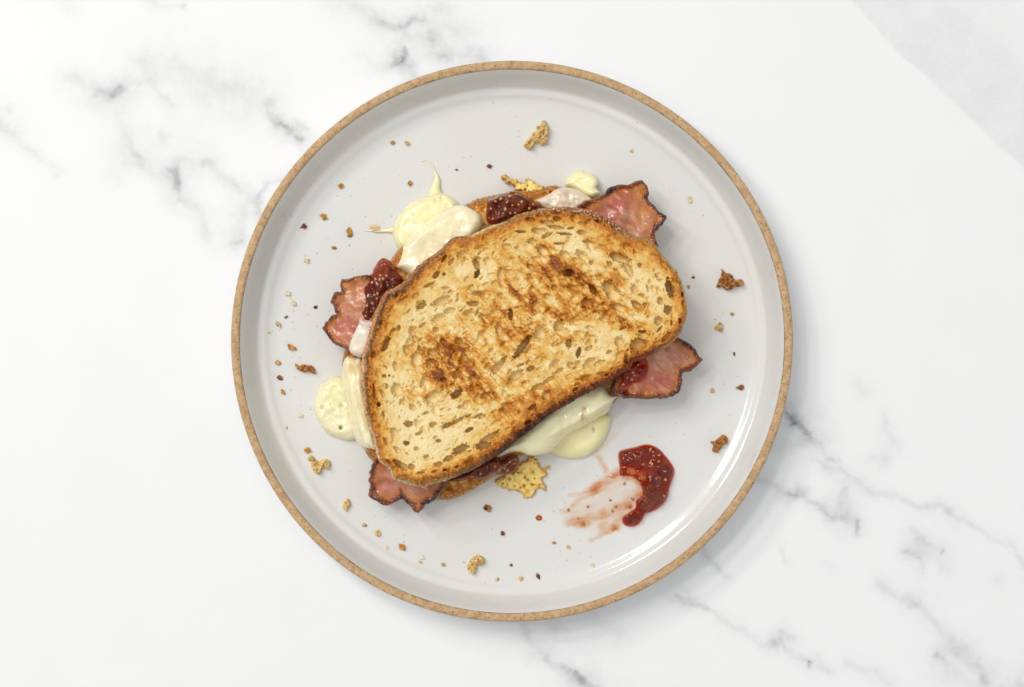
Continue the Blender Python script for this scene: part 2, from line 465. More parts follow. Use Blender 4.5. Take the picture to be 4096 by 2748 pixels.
# ------------------------------------------------------------------ marble table top
def build_marble():
    def axis(half, dense, step):
        inner = np.arange(-dense, dense + 1e-9, step)
        out = np.geomspace(step * 2, half - dense, 14)
        return np.concatenate([-(dense + out)[::-1], inner, dense + out])
    ax = axis(0.75, 0.285, 0.0009); ay = axis(0.6, 0.205, 0.0009)
    gx, gy = np.meshgrid(ax, ay)
    X = gx.ravel(); Y = gy.ravel()
    px = X / S0 + CX; py = CY - Y / S0
    wpx = px + fbm(px / 90, py / 90, 21, 4) * 34 + fbm(px / 22, py / 22, 5, 2) * 8
    wpy = py + fbm(px / 90, py / 90, 41, 4) * 34 + fbm(px / 22, py / 22, 8, 2) * 8
    veins = []
    def v(k, pts, w, s): veins.append((Z(k, pts), w, s))
    # upper left
    v('L', [(430, 470), (560, 540), (740, 550)], 34, .25); v('L', [(600, 560), (720, 550)], 20, .2)
    v('L', [(850, 370), (1050, 420), (1250, 500), (1400, 540)], 70, .17); v('L', [(1300, 560), (1450, 620)], 90, .08)
    v('L', [(900, 480), (940, 560), (1020, 620)], 16, .18); v('L', [(690, 640), (700, 730), (780, 830)], 34, .14)
    v('L', [(770, 900), (800, 940)], 24, .3); v('L', [(800, 940), (930, 1030)], 26, .15)
    v('L', [(1030, 1030), (1060, 1090)], 27, .5); v('L', [(1050, 1110), (1070, 1140)], 18, .25)
    v('L', [(1190, 960), (1260, 980)], 18, .25); v('L', [(1260, 980), (1380, 1080), (1500, 1200)], 22, .18)
    v('L', [(1020, 950), (1110, 940)], 40, .14); v('L', [(1600, 600), (1640, 690), (1730, 780)], 20, .3)
    v('L', [(1700, 760), (1810, 840)], 18, .38); v('L', [(1780, 830), (1800, 838)], 15, .35); v('L', [(1780, 750), (1850, 790)], 12, .16)
    v('L', [(1545, 1260), (1540, 1160), (1600, 1095), (1680, 1070)], 17, .32); v('L', [(1430, 1280), (1440, 1440)], 38, .22)
    v('L', [(1080, 1200), (1200, 1280), (1240, 1420)], 24, .18); v('L', [(1380, 1450), (1440, 1455)], 12, .18)
    v('L', [(20, 740), (130, 850), (230, 930), (340, 1020)], 14, .14); v('L', [(40, 640), (70, 670)], 8, .15)
    v('L', [(880, 20), (1000, 55), (1080, 45)], 11, .13); v('L', [(1085, 45), (1100, 15)], 6, .3)
    v('L', [(1540, 470), (1560, 500)], 8, .1); v('L', [(970, 800), (1000, 820)], 22, .16); v('L', [(640, 1000), (700, 1080)], 34, .1)
    v('L', [(360, 20), (440, 50)], 50, .06); v('L', [(780, 470), (850, 520)], 14, .16)
    # upper middle
    v('M', [(480, 0), (600, 60), (720, 110), (880, 190)], 40, .2); v('M', [(850, 180), (970, 200)], 18, .2)
    v('M', [(970, 195), (1040, 165), (1140, 140)], 12, .3); v('M', [(1200, 40), (1330, 130), (1420, 250)], 45, .13)
    v('M', [(1000, 385), (1018, 430), (1015, 470)], 11, .6); v('M', [(930, 480), (1000, 470)], 14, .25)
    v('M', [(780, 545), (850, 510), (950, 475)], 26, .17); v('M', [(1040, 540), (1050, 590)], 40, .2)
    v('M', [(1060, 280), (1230, 340), (1320, 440)], 55, .15); v('M', [(1190, 240), (1250, 390)], 22, .14)
    v('M', [(1300, 430), (1320, 450)], 20, .2); v('M', [(1480, 430), (1620, 450)], 40, .15); v('M', [(1600, 400), (1650, 490)], 11, .16)
    v('M', [(660, 430), (720, 470)], 26, .12); v('M', [(1240, 230), (1500, 330)], 60, .08)
    # right, below the plate's shoulder
    v('N', [(555, 165), (590, 210), (605, 240)], 12, .7); v('N', [(605, 240), (650, 295)], 17, .6); v('N', [(640, 280), (740, 370), (820, 440)], 15, .25)
    v('N', [(600, 150), (760, 300)], 60, .14)
    v('N', [(720, 440), (830, 490), (940, 550), (1060, 605), (1200, 655), (1330, 665), (1420, 730), (1500, 760), (1650, 840), (1700, 880), (1754, 950), (1850, 1080)], 13, .22)
    v('N', [(1280, 640), (1400, 700)], 24, .12); v('N', [(480, 340), (620, 360)], 34, .14)
    v('N', [(420, 520), (520, 570), (600, 600), (680, 640), (760, 700), (870, 750)], 19, .32); v('N', [(580, 600), (630, 605)], 15, .3)
    v('N', [(760, 700), (820, 720)], 9, .2); v('N', [(917, 735), (910, 800)], 10, .45); v('N', [(840, 600), (850, 690)], 42, .24)
    v('N', [(850, 560), (870, 570)], 14, .2); v('N', [(520, 850), (570, 930)], 9, .13)
    v('N', [(130, 880), (200, 950), (260, 1020)], 13, .25); v('N', [(0, 1110), (150, 1160), (270, 1260), (350, 1300), (490, 1360)], 18, .2)
    v('N', [(540, 1300), (570, 1320)], 20, .3); v('N', [(520, 1330), (560, 1370), (620, 1420), (690, 1460)], 15, .24)
    v('N', [(480, 1350), (510, 1370)], 18, .2); v('N', [(680, 1457), (684, 1459)], 4, .8); v('N', [(710, 1410), (770, 1485)], 16, .18)
    v('N', [(1185, 885), (1212, 908)], 18, .42); v('N', [(1210, 910), (1245, 975)], 12, .18); v('N', [(1250, 850), (1350, 950)], 52, .16)
    v('N', [(1333, 868), (1336, 872)], 5, .4); v('N', [(1180, 780), (1330, 870)], 14, .14)
    v('N', [(1040, 1050), (1110, 1100), (1210, 1150)], 22, .22); v('N', [(1210, 1150), (1310, 1250), (1400, 1340)], 22, .16)
    v('N', [(1320, 1395), (1350, 1420)], 18, .34); v('N', [(1380, 1480), (1390, 1490)], 60, .16)
    v('N', [(1410, 1390), (1500, 1450), (1560, 1540), (1650, 1620)], 30, .28); v('N', [(1540, 1540), (1570, 1568)], 20, .25)
    v('N', [(1050, 230), (1080, 300), (1100, 345)], 22, .18); v('N', [(930, 50), (950, 80)], 26, .16); v('N', [(980, 420), (1070, 425)], 20, .16)
    v('N', [(1610, 1030), (1640, 1050)], 30, .1); v('N', [(740, 950), (780, 960)], 30, .08); v('N', [(860, 1450), (960, 1480), (1090, 1540)], 16, .14)
    # bottom middle
    v('J', [(170, 1400), (210, 1480), (260, 1560)], 20, .22); v('J', [(370, 1390), (400, 1430)], 42, .18)
    v('J', [(640, 1330), (740, 1420), (860, 1500)], 44, .14); v('J', [(1200, 1180), (1290, 1240), (1450, 1280)], 13, .16)
    v('W', [(1240, 1500), (1280, 1525), (1330, 1550)], 26, .26); v('W', [(1310, 1535), (1325, 1545)], 16, .3)
    # beyond the picture
    v('W', [(-300, 250), (-120, 300), (0, 280)], 40, .2); v('W', [(1330, 1560), (1500, 1680)], 40, .3); v('W', [(2330, 1560), (2500, 1700)], 40, .3)
    V = np.zeros(len(X))
    for pts, w, s in veins:
        P = np.array(pts); m = w * 3.2 + 60
        sel = np.where((px > P[:, 0].min() - m) & (px < P[:, 0].max() + m) & (py > P[:, 1].min() - m) & (py < P[:, 1].max() + m))[0]
        if not len(sel): continue
        d = seg_dist(wpx[sel], wpy[sel], pts)
        V[sel] += s * (0.66 * np.exp(-(d / (w * 0.75)) ** 2) + 0.38 * np.exp(-(d / (w * 2.3)) ** 2))
    V *= np.clip(0.95 + 0.8 * fbm(px / 80, py / 80, 3, 3), 0.3, 1.6)
    # the pale grey band at the upper right with its one crisp edge
    ex = np.array([p[0] for p in Z('O', [(850, -200), (1050, 0), (1210, 180), (1390, 370), (1480, 440), (1760, 700), (2085, 1010), (2600, 1500)])])
    ey = np.array([p[1] for p in Z('O', [(850, -200), (1050, 0), (1210, 180), (1390, 370), (1480, 440), (1760, 700), (2085, 1010), (2600, 1500)])])
    yline = np.interp(px, ex, ey)
    d = (yline - py) * 0.69 + fbm(px / 14, py / 14, 13, 3) * 6
    inside = smooth(-3, 7, d) * (px > ex[0])
    soft = (1 - 0.55 * smooth(230, 330, d)) * (1 - 0.8 * smooth(380, 520, d))
    V += 0.15 * inside * soft * (1 + 0.5 * fbm(px / 160, py / 160, 17, 3))
    V += 0.16 * np.exp(-(d / 5) ** 2) * np.clip(fbm(px / 60, py / 60, 61, 3) + 0.1, 0, 1) * (px > ex[0])
    V += 0.03 * np.clip(fbm(px / 260, py / 260, 71, 4) + 0.1, 0, 1)
    V = np.clip(V * (0.62 - 0.06 * smooth(2400, 3000, px)), 0, 1)
    nx, ny = len(ax), len(ay)
    idx = np.arange(nx * ny).reshape(ny, nx)
    f = np.stack([idx[:-1, :-1], idx[:-1, 1:], idx[1:, 1:], idx[1:, :-1]], -1).reshape(-1, 4)
    co = np.stack([X, Y, np.zeros(len(X))], 1)
    me = make_mesh('marble_table_top', co, f, None, {'vein': V})
    o = link('marble_table_top', me, M_MARBLE)
    tag(o, 'white marble table top with soft grey veins', None, None, 'structure')
build_marble()

# ------------------------------------------------------------------ plate
FLOOR = 6.0
def build_plate():
    pc = (float(wx(2048, 22)), float(wy(1366, 22)), 0)
    t = thing('plate', 'round grey-white glazed stoneware plate with bare speckled clay rim', 'plate', pc)
    NT = 360
    def lathe(prof, wob=0.0, closed=False):
        prof = np.array(prof, float)
        th = np.linspace(0, 2 * math.pi, NT, endpoint=False)
        r = prof[:, 0][:, None] + 0 * th
        r = r * (1 + wob * 0.0012 * np.sin(2 * th + 0.6) + wob * 0.0008 * np.sin(5 * th))
        z = prof[:, 1][:, None] + 0 * th
        co = np.stack([r * np.cos(th) / 1000, r * np.sin(th) / 1000, z / 1000], -1).reshape(-1, 3)
        n = len(prof); idx = np.arange(n * NT).reshape(n, NT)
        nxt = np.roll(idx, -1, 1)
        f = np.stack([idx[:-1], idx[1:], nxt[1:], nxt[:-1]], -1).reshape(-1, 4)
        if closed:
            f = np.concatenate([f, np.stack([idx[-1], idx[0], nxt[0], nxt[-1]], -1)])
        return co, f
    inner = [(0.01, FLOOR)] + [(r, FLOOR) for r in (20, 40, 60, 75, 90, 100, 106)]
    inner += [(108, 6.02), (110, 6.1), (112, 6.3), (113.5, 6.6), (114.8, 7.0), (115.8, 7.5), (116.6, 7.78), (117.4, 7.9), (118.3, 7.98), (119.1, 8.15), (119.8, 8.6),
              (120.5, 9.5), (121.3, 10.6), (122.2, 12.3), (123.1, 14.4), (123.9, 16.8), (124.7, 19.2), (125.45, 20.9), (125.9, 21.55)]
    co, f = lathe(inner, 1)
    f = f[:, ::-1]
    outer = [(129.95, 21.5), (130.0, 19), (129.9, 14), (129.4, 9), (128.4, 5), (126.5, 2), (123.5, 0.5), (119, 0.15)]
    co2, f2 = lathe(outer, 1)
    me = make_mesh('dish', np.concatenate([co, co2]), np.concatenate([f, f2[:, ::-1] + len(co)]))
    link('dish', me, M_GLAZE, t)
    rim = [(125.95, 21.5), (126.2, 22.0), (126.75, 22.35), (127.6, 22.5), (128.6, 22.45), (129.4, 22.2), (129.85, 21.8), (129.98, 21.45),
           (129.2, 20.4), (126.4, 20.4)]
    co, f = lathe(rim, 1, True)
    # uneven hand-wiped edge of the glaze
    th = np.arctan2(co[:, 1], co[:, 0]); rr = np.hypot(co[:, 0], co[:, 1])
    k = 1 + (fbm(np.cos(th) * 22, np.sin(th) * 22, 4, 4) * 0.0022) * (rr < 0.1272)
    co[:, 0] *= k; co[:, 1] *= k
    co[:, 2] += fbm(co[:, 0] * 300, co[:, 1] * 300, 9, 3) * 0.00018
    me = make_mesh('rim', co, f[:, ::-1])
    link('rim', me, M_CLAY, t)
build_plate()

# ------------------------------------------------------------------ bread
CREAM = (0.85, 0.67, 0.33); PALE = (0.90, 0.765, 0.45)
TOAST = [(0.0, PALE), (0.18, CREAM), (0.34, (0.76, 0.475, 0.125)), (0.50, (0.65, 0.28, 0.034)), (0.68, (0.46, 0.155, 0.018)),
         (0.86, (0.31, 0.088, 0.011)), (1.0, (0.22, 0.055, 0.009))]

TOP_OUT = (Z('A', [(190, 1500), (225, 1420), (250, 1320), (290, 1230), (335, 1140), (380, 1080), (470, 1040), (560, 980), (620, 920), (690, 830),
                   (770, 765), (850, 710), (930, 650), (1010, 580), (1080, 520), (1180, 500), (1270, 490), (1380, 440), (1480, 395), (1600, 360),
                   (1690, 315), (1740, 280), (1880, 245), (1980, 230)])
           + Z('B', [(60, 505), (140, 480), (300, 462), (420, 458), (560, 468), (680, 490), (800, 540), (900, 600), (1000, 665), (1080, 730), (1140, 780),
                     (1200, 768), (1260, 790), (1340, 830), (1390, 880), (1440, 960), (1520, 1050), (1600, 1140), (1640, 1230), (1670, 1330), (1690, 1430), (1700, 1520)])
           + Z('D', [(1778, 40), (1750, 110), (1720, 180), (1670, 235), (1610, 290), (1520, 330), (1440, 375), (1330, 420), (1300, 470), (1220, 520), (1130, 580),
                     (1050, 620), (960, 670), (880, 710), (800, 760), (720, 800), (640, 850), (560, 905), (500, 960), (420, 1020), (330, 1090), (230, 1170), (120, 1240)])
           + Z('E', [(1278, 410), (1180, 455), (1090, 490), (980, 530), (880, 560), (832, 572), (835, 612), (800, 596), (700, 570), (620, 545), (540, 520), (500, 480),
                     (480, 420), (420, 370), (375, 320), (350, 250), (335, 180), (315, 90)])
           + Z('C', [(715, 1200), (690, 1130), (660, 1000), (645, 880), (632, 780), (632, 640), (640, 500), (660, 400), (690, 290), (715, 220), (745, 130)]))

PORES = []   # x, y, half length, half width, angle (deg, image sense), depth mm
def pores(k, rows):
    ox, oy, s = ZO[k]
    for x, y, a, b, ang, d in rows:
        PORES.append((ox + x / s, oy + y / s, a / s, b / s, ang, d))
pores('A', [(1320, 800, 70, 30, 70, 3.0), (1330, 900, 55, 26, 110, 4.5), (905, 915, 48, 26, -50, 2.6), (985, 745, 48, 18, -60, 2.0), (750, 1235, 62, 34, -35, 2.8),
            (950, 1190, 110, 36, -28, 1.8), (1040, 1290, 62, 34, -22, 1.6), (1585, 940, 110, 40, 85, 1.3), (1680, 1320, 52, 24, 85, 3.6), (1290, 1215, 62, 26, 0, 2.2),
            (1780, 465, 56, 15, 2, 2.2), (1980, 460, 82, 30, 8, 1.7), (2050, 510, 60, 18, -25, 1.8), (830, 1020, 62, 15, -25, 1.6), (1270, 1050, 32, 30, 0, 1.3),
            (690, 1130, 45, 26, -30, 1.3), (1640, 620, 55, 30, 10, 1.2), (1430, 760, 40, 28, -30, 1.1), (1060, 780, 50, 20, -50, 1.3), (985, 910, 22, 14, -40, 1.6),
            (1200, 740, 30, 14, 80, 1.8), (510, 1470, 14, 36, 10, 1.5), (1990, 1490, 60, 40, 20, 1.5), (1380, 1350, 40, 24, 30, 1.5), (1560, 1480, 50, 35, 60, 1.2),
            (915, 1370, 40, 20, -40, 1.2), (760, 1440, 44, 18, -45, 1.2), (560, 1180, 70, 22, -40, 1.0)])
pores('B', [(60, 600, 52, 20, 10, 1.8), (240, 630, 76, 25, 5, 1.9), (335, 592, 42, 28, 10, 2.4), (320, 680, 90, 20, 8, 2.2), (170, 710, 62, 20, -5, 1.6), (230, 760, 60, 17, -20, 2.2),
            (420, 750, 80, 14, 5, 2.2), (590, 735, 52, 22, 5, 1.8), (60, 820, 46, 25, -20, 1.5), (655, 830, 52, 18, 5, 1.8), (360, 850, 60, 12, 0, 1.8), (190, 925, 85, 48, 42, 1.8),
            (420, 965, 62, 35, 28, 1.6), (985, 1000, 115, 45, 20, 2.8), (1075, 1110, 100, 36, 62, 2.8), (450, 1155, 66, 36, 0, 4.2), (690, 1050, 30, 22, 30, 1.8), (880, 1060, 32, 24, 20, 1.6),
            (710, 1330, 66, 30, 50, 3.6), (880, 1310, 85, 66, 40, 2.6), (930, 1385, 95, 70, 25, 2.6), (770, 1200, 32, 30, 30, 1.4), (650, 1480, 66, 56, 45, 2.2), (1515, 1320, 108, 40, 72, 5.5), (1640, 1380, 30, 12, 80, 2.0),
            (1195, 1080, 26, 20, 80, 1.6), (1410, 1450, 42, 30, 70, 1.9), (1490, 1540, 52, 42, 60, 3.6), (1160, 1490, 62, 34, 30, 2.0), (990, 1520, 92, 40, 22, 1.6), (1250, 1490, 26, 18, 20, 1.5),
            (480, 690, 40, 14, -10, 1.6), (760, 620, 50, 14, 20, 1.2), (1070, 915, 44, 14, 30, 1.4), (1140, 930, 30, 10, 60, 1.5), (300, 1310, 34, 24, 20, 1.4), (230, 1400, 40, 26, 30, 1.3), (560, 1230, 40, 22, 40, 1.5),
            (1280, 1320, 40, 14, 70, 1.2), (1370, 1190, 30, 14, 60, 1.3), (1220, 1390, 28, 18, 40, 1.2), (60, 1090, 50, 24, 30, 1.3), (1000, 640, 40, 14, 30, 1.2)])
pores('C', [(900, 330, 95, 30, -68, 3.6), (1200, 275, 44, 32, 70, 2.0), (1110, 395, 56, 28, 75, 1.7), (1225, 490, 92, 58, 95, 1.6), (1390, 415, 56, 42, 0, 2.0), (1390, 530, 70, 42, 20, 1.7),
            (1660, 300, 46, 36, 0, 2.2), (1420, 180, 34, 24, 0, 1.5), (1905, 40, 26, 20, 0, 1.6), (1650, 640, 62, 40, -50, 2.4), (1810, 690, 42, 38, 0, 1.9), (1020, 810, 76, 54, 65, 1.7), (910, 770, 28, 18, 80, 1.5),
            (825, 960, 28, 19, 80, 4.0), (1140, 1165, 48, 34, 10, 3.0), (1400, 890, 105, 66, -25, 1.9), (1640, 850, 80, 36, -38, 4.5), (1310, 730, 52, 34, 10, 1.5), (990, 1250, 52, 38, 60, 1.6),
            (1115, 1365, 36, 24, 10, 3.0), (1450, 1340, 30, 20, 0, 1.9), (1540, 1180, 58, 26, -25, 2.8), (1650, 1130, 80, 20, -28, 2.0), (1770, 1225, 58, 20, -25, 2.6), (1680, 1430, 96, 40, -30, 3.6),
            (1390, 1170, 44, 26, -35, 1.9), (1920, 1390, 86, 40, -15, 3.8), (1550, 1520, 60, 20, -30, 2.4), (2050, 580, 80, 36, -50, 2.2), (880, 665, 22, 18, 0, 1.6), (937, 660, 14, 10, 0, 1.6), (980, 185, 34, 17, -35, 1.5),
            (1045, 160, 26, 9, 85, 2.2), (780, 830, 90, 13, 85, 1.8), (870, 850, 54, 20, 65, 1.4), (1090, 930, 34, 24, 60, 1.4), (1000, 560, 50, 24, 80, 1.2), (1180, 990, 40, 26, 40, 1.4), (1250, 1260, 44, 18, -30, 1.6),
            (1490, 300, 34, 26, 0, 1.3), (1480, 440, 36, 24, 20, 1.4), (1580, 500, 34, 26, 40, 1.3), (1720, 460, 44, 22, 10, 1.5), (1930, 870, 60, 28, -25, 1.8), (1690, 980, 44, 18, -20, 1.3), (1860, 1080, 60, 14, -28, 1.6),
            (875, 1060, 36, 12, 80, 1.6), (920, 160, 40, 14, -60, 1.0), (1500, 700, 30, 20, 0, 1.2), (1760, 1080, 40, 14, -25, 1.4), (1320, 1050, 40, 16, -20, 1.3)])
pores('D', [(400, 285, 130, 28, -54, 4.2), (545, 180, 64, 50, -40, 2.4), (300, 30, 38, 18, 85, 3.0), (210, 440, 95, 22, -55, 2.6), (700, 110, 52, 36, -60, 2.2), (785, 260, 42, 24, 80, 3.0), (865, 335, 48, 20, 105, 3.6),
            (530, 620, 58, 25, -20, 1.8), (600, 690, 46, 32, -50, 1.7), (340, 530, 74, 36, -30, 2.2), (465, 470, 38, 20, -20, 2.2), (1205, 240, 42, 36, 0, 1.9), (1400, 160, 38, 12, 2, 3.4), (1530, 70, 38, 34, 60, 2.2),
            (1410, 190, 52, 22, 5, 1.8), (1360, 270, 80, 50, -25, 3.6), (1600, 200, 62, 19, -48, 2.0), (1710, 70, 26, 13, 80, 2.2), (90, 690, 52, 18, -25, 1.8), (800, 440, 32, 26, 0, 1.6), (1030, 425, 54, 17, -25, 1.6),
            (110, 1050, 84, 24, -32, 2.2), (480, 790, 38, 17, -35, 2.2), (440, 920, 30, 16, -35, 2.6), (1240, 130, 30, 12, -20, 1.5), (1540, 140, 34, 10, -50, 1.7), (960, 130, 34, 20, 20, 1.1), (1080, 60, 40, 22, 10, 1.2),
            (620, 560, 60, 16, -30, 1.4), (700, 490, 50, 16, -30, 1.3), (950, 300, 34, 20, -20, 1.4), (1120, 330, 30, 14, -20, 1.4), (240, 800, 46, 14, -28, 1.5), (60, 870, 40, 14, -25, 1.4), (1640, 90, 26, 10, 80, 1.6),
            (200, 170, 40, 20, 60, 1.3), (90, 60, 44, 20, 40, 1.2), (850, 600, 26, 12, -25, 1.3), (1100, 520, 20, 10, -25, 2.2), (840, 640, 30, 12, -28, 1.8)])
pores('E', [(590, 370, 80, 28, 33, 3.2), (690, 385, 36, 28, 20, 2.0), (1040, 310, 48, 22, -30, 2.2), (940, 365, 42, 22, -20, 2.0), (830, 290, 30, 16, -20, 1.4), (740, 220, 30, 18, 0, 1.4), (560, 230, 40, 20, 40, 1.2),
            (1450, 90, 80, 16, -38, 2.0), (780, 440, 36, 12, -5, 1.6), (900, 430, 26, 10, -12, 1.6), (1000, 415, 20, 9, -15, 1.6), (1110, 385, 22, 9, -20, 1.6), (450, 150, 40, 14, 65, 1.4)])

BROWN = [
    (1290, 655, 195, 72, 22, .55), (1040, 830, 128, 88, 30, .56), (1160, 745, 160, 80, 35, .52), (1200, 915, 140, 30, -30, .36), (1120, 880, 120, 50, 0, .44), (1390, 700, 90, 60, 20, .44),  # W coords: x, y, half length, half width, angle, strength
    (1275, 605, 80, 26, 42, 0.80), (1330, 640, 95, 26, 38, 0.67), (1240, 625, 60, 24, 45, 0.59), (1345, 690, 90, 34, 22, 0.63), (1215, 690, 55, 40, 30, 0.59), (1275, 715, 100, 24, 8, 0.63), (1170, 660, 60, 22, 45, .6),
    (1035, 800, 80, 40, 35, 0.80), (1005, 850, 60, 34, 20, 0.80), (1075, 865, 62, 36, 25, 0.76), (980, 800, 30, 40, 60, .5), (1120, 900, 66, 30, -15, 0.59), (1425, 735, 55, 22, 15, 0.63), (1150, 760, 66, 34, 50, .55),
    (1180, 920, 90, 26, -30, .55), (1390, 640, 50, 40, 30, .55), (1110, 740, 60, 26, 40, .5), (1060, 730, 40, 22, 40, .35), (1300, 770, 80, 26, 10, .4), (1220, 800, 60, 30, -40, .35),
    (960, 900, 50, 26, 10, .45), (1040, 960, 60, 20, -20, .3), (1250, 880, 120, 22, -30, .25), (1460, 700, 40, 30, 30, .4), (1180, 590, 60, 26, 20, .3), (1400, 570, 90, 30, 25, .35)]
DARKSTREAK = [(1255, 585, 1300, 625), (1290, 605, 1335, 650), (1215, 680, 1220, 715), (1340, 640, 1375, 690), (1300, 690, 1390, 715), (965, 800, 1010, 850), (975, 850, 1030, 880), (1030, 870, 1075, 895), (1060, 770, 1085, 800),
              (1090, 870, 1110, 895), (1130, 690, 1150, 720), (1230, 600, 1260, 640), (1420, 725, 1440, 745), (1050, 830, 1080, 850), (1000, 820, 1050, 845), (1160, 655, 1190, 680)]

CRUST_PTS = [ # x, y, outer colour, inner colour, width px
    (1450, 1550, (.66, .34, .16), (.2, .085, .022), 52), (1500, 1330, (.62, .31, .15), (.17, .07, .02), 52), (1530, 1170, (.44, .19, .075), (.09, .04, .018), 58), (1640, 1060, (.40, .17, .075), (.18, .075, .02), 46),
    (1740, 985, (.48, .23, .10), (.26, .13, .03), 34), (1800, 945, (.22, .1, .05), (.42, .17, .04), 26), (1950, 900, (.78, .62, .40), (.66, .38, .11), 20), (2060, 860, (.46, .24, .10), (.40, .17, .04), 30), (2200, 828, (.46, .19, .06), (.25, .09, .02), 38),
    (2350, 838, (.42, .165, .05), (.2, .06, .016), 44), (2460, 890, (.42, .17, .055), (.22, .07, .018), 40), (2530, 950, (.45, .26, .13), (.5, .22, .05), 26), (2610, 970, (.62, .36, .12), (.62, .34, .09), 20), (2740, 1250, (.66, .42, .18), (.62, .36, .1), 18),
    (2700, 1345, (.5, .29, .14), (.42, .17, .035), 24), (2560, 1425, (.26, .085, .03), (.27, .055, .018), 34), (2440, 1520, (.17, .05, .024), (.27, .055, .016), 38), (2300, 1595, (.13, .042, .024), (.28, .06, .013), 40), (2130, 1720, (.055, .02, .018), (.21, .05, .012), 46),
    (2000, 1810, (.10, .04, .025), (.28, .08, .016), 46), (1900, 1875, (.26, .12, .06), (.34, .12, .022), 44), (1720, 1940, (.55, .33, .14), (.44, .18, .04), 40), (1600, 1925, (.74, .58, .35), (.5, .24, .06), 32), (1530, 1850, (.74, .56, .34), (.5, .24, .06), 30),
    (1490, 1760, (.64, .42, .23), (.44, .18, .035), 36), (1460, 1650, (.64, .34, .15), (.26, .11, .025), 46)]

def build_slice(name, label, outline, z0, thick, spacing, seed, top_slice=True):
    poly = jag(catmull(outline, 5.0), 4.5, 1 / 14, seed, 3)
    x0, y0 = poly.min(0) - 20; x1, y1 = poly.max(0) + 20
    RS = 1.5
    nx, ny = int((x1 - x0) / RS), int((y1 - y0) / RS)
    gx, gy = np.meshgrid(x0 + np.arange(nx) * RS, y0 + np.arange(ny) * RS)
    csd, _, _ = sdf(gx[::6, ::6].ravel(), gy[::6, ::6].ravel(), poly)
    csd = csd.reshape(gx[::6, ::6].shape)
    gyy, gxx = np.gradient(csd)
    depth = np.zeros((ny, nx)); mask = np.zeros((ny, nx))
    wob = fbm(gx / 9, gy / 9, seed + 5, 2)
    def carve(x, y, a, b, ang, d, sharp=0.5, mw=1.0):
        r = max(a, b) * 1.35 + 3
        i0, i1 = int((x - r - x0) / RS), int((x + r - x0) / RS) + 1
        j0, j1 = int((y - r - y0) / RS), int((y + r - y0) / RS) + 1
        i0, j0 = max(i0, 0), max(j0, 0); i1, j1 = min(i1, nx), min(j1, ny)
        if i1 <= i0 or j1 <= j0: return
        lx = gx[j0:j1, i0:i1] - x; ly = gy[j0:j1, i0:i1] - y
        c, s = math.cos(math.radians(ang)), math.sin(math.radians(ang))
        u = (lx * c + ly * s) / a; v = (-lx * s + ly * c) / b
        rr = np.sqrt(u * u + v * v) * (1 + 0.42 * wob[j0:j1, i0:i1])
        k = smooth(0, sharp, 1 - rr)
        depth[j0:j1, i0:i1] = np.maximum(depth[j0:j1, i0:i1], d * k)
        mask[j0:j1, i0:i1] = np.maximum(mask[j0:j1, i0:i1], mw * smooth(0, 0.5, 1 - rr))
    R = np.random.RandomState(seed + 100)
    N = 1700 if top_slice else 1800
    for i in range(N):
        x = x0 + R.rand() * (x1 - x0); y = y0 + R.rand() * (y1 - y0)
        jj, ii = min(int((y - y0) / RS / 6), csd.shape[0] - 1), min(int((x - x0) / RS / 6), csd.shape[1] - 1)
        s_ = csd[jj, ii]
        if s_ < 14: continue
        ang = math.degrees(math.atan2(gyy[jj, ii], gxx[jj, ii])) + 90 + R.randn() * 24
        a = min(4.6 * math.exp(R.randn() * 0.6 + 0.7), 36)
        b = max(a * (0.30 + 0.32 * R.rand()), 1.9)
        carve(x, y, a, b, ang, 0.3 + 0.10 * a * (0.5 + R.rand()), 0.8, 0.8)
    for i in range(6000 if top_slice else 2000):      # the fine close web of the crumb
        x = x0 + R.rand() * (x1 - x0); y = y0 + R.rand() * (y1 - y0)
        jj, ii = min(int((y - y0) / RS / 6), csd.shape[0] - 1), min(int((x - x0) / RS / 6), csd.shape[1] - 1)
        if csd[jj, ii] < 14: continue
        ang = math.degrees(math.atan2(gyy[jj, ii], gxx[jj, ii])) + 90 + R.randn() * 26
        a = 5 + 9 * R.rand()
        carve(x, y, a, a * (0.40 + 0.3 * R.rand()), ang, 0.10 + 0.22 * R.rand(), 1.0, 0.2)
    if top_slice:
        for i in range(90):
            bx_, by_, ba, bb, bang, bs = BROWN[R.randint(len(BROWN))]
            u, v = R.randn() * .6 * ba, R.randn() * .6 * bb
            c_, s_ = math.cos(math.radians(bang)), math.sin(math.radians(bang))
            x, y = (bx_ + u * c_ - v * s_) / 0.57056, (by_ + u * s_ + v * c_) / 0.57056
            a = 8 + 12 * R.rand()
            carve(x, y, a, a * (.55 + .3 * R.rand()), 40 + R.randn() * 30, 0.8 + 1.2 * R.rand(), 0.9, 0.9)
        for p in PORES: carve(p[0], p[1], p[2] * 1.12, p[3] * 1.18, p[4], p[5] * 2.0 + 0.4, 0.5)
    else:
        for i in range(120):
            x = x0 + R.rand() * (x1 - x0); y = y0 + R.rand() * (y1 - y0)
            carve(x, y, 8 + 22 * R.rand(), 5 + 8 * R.rand(), R.randn() * 40, 1.0 + 2 * R.rand())
    def samp(arr, X, Y):
        fx = np.clip((X - x0) / RS, 0, nx - 1.001); fy = np.clip((Y - y0) / RS, 0, ny - 1.001)
        i = fx.astype(int); j = fy.astype(int); u = fx - i; v = fy - j
        return (arr[j, i] * (1 - u) + arr[j, i + 1] * u) * (1 - v) + (arr[j + 1, i] * (1 - u) + arr[j + 1, i + 1] * u) * v
    cp = CRUST_PTS
    cpx = np.array([c[0] for c in cp]); cpy = np.array([c[1] for c in cp])
